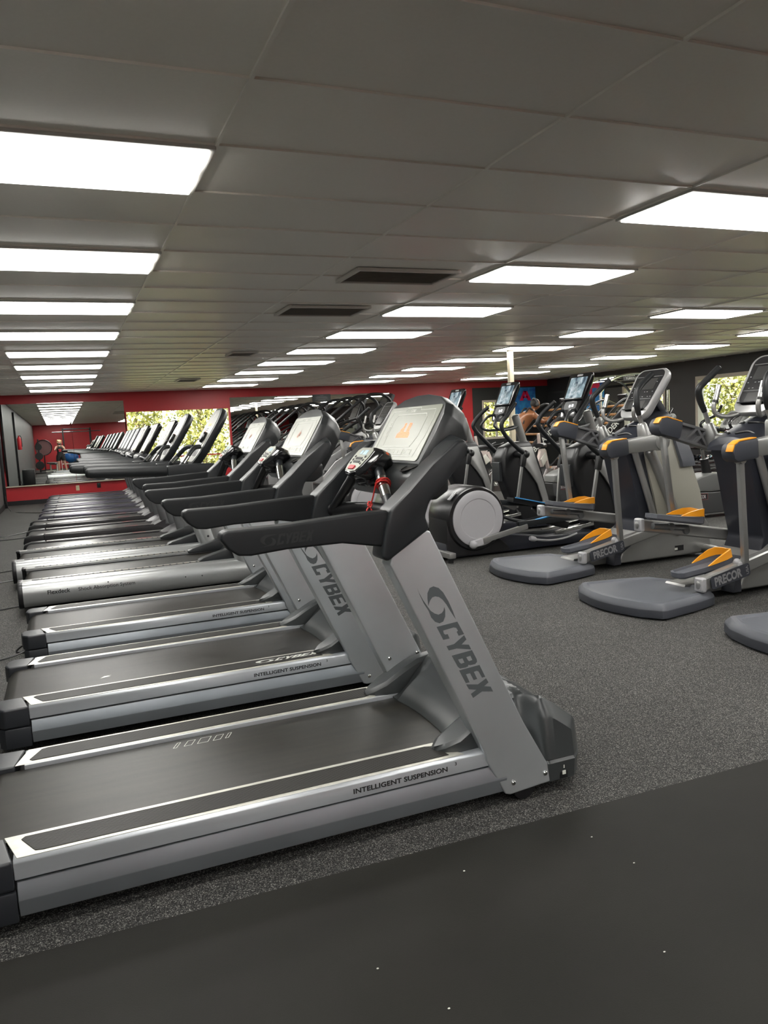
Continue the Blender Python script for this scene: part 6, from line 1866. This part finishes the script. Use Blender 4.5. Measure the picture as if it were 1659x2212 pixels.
for z in (0.33, 0.90):
    for sy in (-0.32, 0.32):
        b.cyl((-0.7, sy, z), (0.7, sy, z), 0.02, 10)
b.build('rails', WHITEM, t)
t = thing('power_rack', 'tall black pull-up frame in front of the red back wall', 'rack', (0.9, -7.6, 0))
for sx in (-0.65, 0.65):
    for sy in (-0.5, 0.5):
        b = MB(); b.box((sx, sy, 1.12), (0.07, 0.07, 2.24)); b.build('post', BLACK, t)
b = MB()
for sy in (-0.5, 0.5):
    b.cyl((-0.65, sy, 2.2), (0.65, sy, 2.2), 0.025, 10); b.cyl((-1.2, sy, 2.05), (1.2, sy, 2.05), 0.02, 10)
b.build('pull_up_bars', CHROME, t)
for i, x in enumerate((-0.3, 0.1)):
    b = MB(0.9, -7.6, 0); b.lathe([(0.10, -0.03), (0.225, -0.03), (0.225, 0.03), (0.10, 0.03)], (0.9 + x, -7.2, 0.235), (0.3, 1, 0), 32)
    o = b.build('weight_plate', BLACK); o.location = (0.9, -7.6, 0); tag(o, 'black weight plate standing on the floor by the pull-up frame', 'weight', 'weight plates by the pull-up frame')
bench((-0.35, -3.6, 0.008), R(70), 'white framed incline bench behind the camera near the left wall', mat('bench_grey', (0.12, 0.12, 0.12), 0.5))

# ------------------------------------------------------------------ outside: ground and trees
b = MB(); b.box((8, 14, -0.25), (70, 60, 0.1)); struct(b.build('ground', mat('dry_grass', (0.28, 0.30, 0.16), 0.9, var=0.3, scale=3)))
LEAF = bpy.data.materials.new('sunlit_leaf')
LEAF.use_nodes = True
_n = LEAF.node_tree.nodes; _l = LEAF.node_tree.links
_p = _n['Principled BSDF']; _p.inputs['Roughness'].default_value = 0.45
_oi = _n.new('ShaderNodeNewGeometry')
_cr = _n.new('ShaderNodeValToRGB')
_cr.color_ramp.elements[0].color = (0.16, 0.18, 0.05, 1); _cr.color_ramp.elements[1].color = (0.82, 0.78, 0.50, 1)
_k = _cr.color_ramp.elements.new(0.55); _k.color = (0.46, 0.44, 0.12, 1)
_l.new(_oi.outputs['Random Per Island'], _cr.inputs[0]); _l.new(_cr.outputs[0], _p.inputs['Base Color'])
_tl = _n.new('ShaderNodeBsdfTranslucent'); _l.new(_cr.outputs[0], _tl.inputs[0])
_ms = _n.new('ShaderNodeMixShader'); _ms.inputs[0].default_value = 0.5
_l.new(_p.outputs[0], _ms.inputs[1]); _l.new(_tl.outputs[0], _ms.inputs[2]); _l.new(_ms.outputs[0], _n['Material Output'].inputs[0])
def tree(label):
    t = thing('leafy_tree', label, 'tree', (0, 0, 0), 0, 'leafy trees outside the windows')
    random.seed(11)
    bm = bmesh.new()
    for k in range(5600):
        a = random.uniform(0, 2 * math.pi); rr_ = 1.25 * math.sqrt(random.random()); z = random.uniform(0.1, 4.2)
        rr_ *= 0.75 + 0.25 * math.sin(z * 2.1 + a * 3)
        c = Vector((rr_ * math.cos(a), rr_ * math.sin(a), z))
        u = Vector((random.gauss(0, 1), random.gauss(0, 1), random.gauss(0, 1) - 0.4)).normalized()
        v = u.cross(Vector((random.gauss(0, 1), random.gauss(0, 1), random.gauss(0, 1)))).normalized()
        L = random.uniform(0.09, 0.17); w_ = L * 0.30
        bm.faces.new([bm.verts.new(c - u * L / 2), bm.verts.new(c + v * w_ - u * L * 0.1), bm.verts.new(c + u * L / 2), bm.verts.new(c - v * w_ - u * L * 0.1)])
    hb = MB(); hb.bm.free(); hb.bm = bm
    o = hb.build('leaves', LEAF, t); o['kind'] = 'stuff'
    b = MB()
    b.tube([(0, 0, -0.2), (0.05, 0.02, 1.2), (0, 0, 3.0)], 0.08, 10, smooth=3, rr=[0.11, 0.07, 0.03])
    for k in range(9):
        a = k * 2.4; z = 0.7 + k * 0.3
        b.tube([(0, 0, z), (0.6 * math.cos(a), 0.6 * math.sin(a), z + 0.4), (1.2 * math.cos(a), 1.2 * math.sin(a), z + 0.6)], 0.03, 6, smooth=3, rr=[0.035, 0.01])
    b.build('trunk', mat('bark', (0.16, 0.12, 0.08), 0.8), t)
    return t
TR = tree('yellow green leafy tree outside the far window, left part')
TR.location = (2.0, 23.3, -0.1)
for i, (x, y, rz, lb) in enumerate(((3.9, 23.6, 1.0, 'yellow green leafy tree outside the far window, middle part'), (5.6, 23.2, 2.2, 'yellow green leafy tree outside the far window, right part'),
                     (13.6, 23.4, 0.4, 'leafy tree outside the small window beside the post'), (15.6, 23.6, 3.0, 'leafy tree outside the far right corner of the room'),
                     (17.2, 20.6, 1.5, 'leafy tree outside the farther window of the right wall'), (17.0, 18.4, 4.0, 'leafy tree between the two right wall windows'),
                     (17.0, 16.0, 2.7, 'leafy tree outside the nearer right window, far side'), (16.9, 13.6, 5.2, 'leafy tree outside the nearer right window, near side'), (17.3, 11.4, 0.9, 'leafy tree beyond the right edge of the nearer window'))):
    dup(TR, (x, y, -0.1), lb, rz=rz)

# crumbs on the mat
for i, (x, y) in enumerate(((1.02, 2.00), (1.48, 1.98), (1.50, 1.80), (0.72, 1.52), (1.30, 1.45), (0.88, 1.30), (0.62, 1.72))):
    b = MB(x, y, 0.008); b.ball((x, y, 0.010), 0.0028, 6, (1.3, 0.9, 0.6))
    o = b.build('lint_speck', CR); o.location = (x, y, 0.008)
    tag(o, 'tiny pale speck lying on the dark rubber mat', 'speck', 'pale specks on the mat')

# dark things along the left wall, seen in the mirror
b = MB(); b.box((X0 + 0.20, 9.6, 0.27), (0.38, 0.6, 0.54), bev=0.01); b.box((X0 + 0.395, 9.6, 0.40), (0.012, 0.5, 0.02)); b.box((X0 + 0.395, 9.6, 0.2), (0.012, 0.5, 0.02))
o = b.build('low_cabinet', BLACK); tag(o, 'low black cabinet standing against the grey left wall', 'cabinet')
t = thing('fire_extinguisher', 'red fire extinguisher hanging on the grey left wall', 'fire extinguisher', (X0 + 0.09, 12.0, 1.45))
b = MB(); b.lathe([(0.0, 0), (0.06, 0.0), (0.065, 0.02), (0.065, 0.34), (0.045, 0.39), (0.02, 0.41), (0.02, 0.45), (0, 0.45)], (0, 0, -0.2), (0, 0, 1), 20); b.build('cylinder', REDP, t)
b = MB(); b.tube([(0.0, 0, 0.24), (0.06, 0.03, 0.22), (0.075, 0.03, 0.05), (0.07, 0.02, -0.1)], 0.01, 8, smooth=4); b.build('hose', BLACK, t)
b = MB(); b.box((X0 + 0.03, 19.0, 1.2), (0.06, 0.10, 2.4), bev=0.005); struct(b.build('trim_4', BLACK))
b = MB(); b.box((X0 + 0.03, 13.0, 1.2), (0.06, 0.14, 2.4), bev=0.005); struct(b.build('trim_5', BLACK))
t = thing('plate_tree', 'black weight plate tree near the left wall, seen in the mirror', 'rack', (-0.95, -2.0, 0))
b = MB(); b.box((0, 0, 0.04), (0.5, 0.5, 0.06), bev=0.01); b.box((0, 0, 0.85), (0.07, 0.07, 1.65)); b.build('frame', BLACK, t)
for i, z in enumerate((0.4, 0.85, 1.3)):
    for s_ in (-1, 1):
        b = MB(-0.95, -2.0, 0); b.lathe([(0.03, 0.04), (0.20 - 0.02 * i, 0.04), (0.20 - 0.02 * i, 0.12), (0.03, 0.12)], (-0.95, -2.0, z), (0, s_, 0), 28)
        o = b.build('weight_plate', BLACK); o.location = (-0.95, -2.0, 0); tag(o, 'black weight plate on the plate tree by the left wall', 'weight', 'plates on the tree')
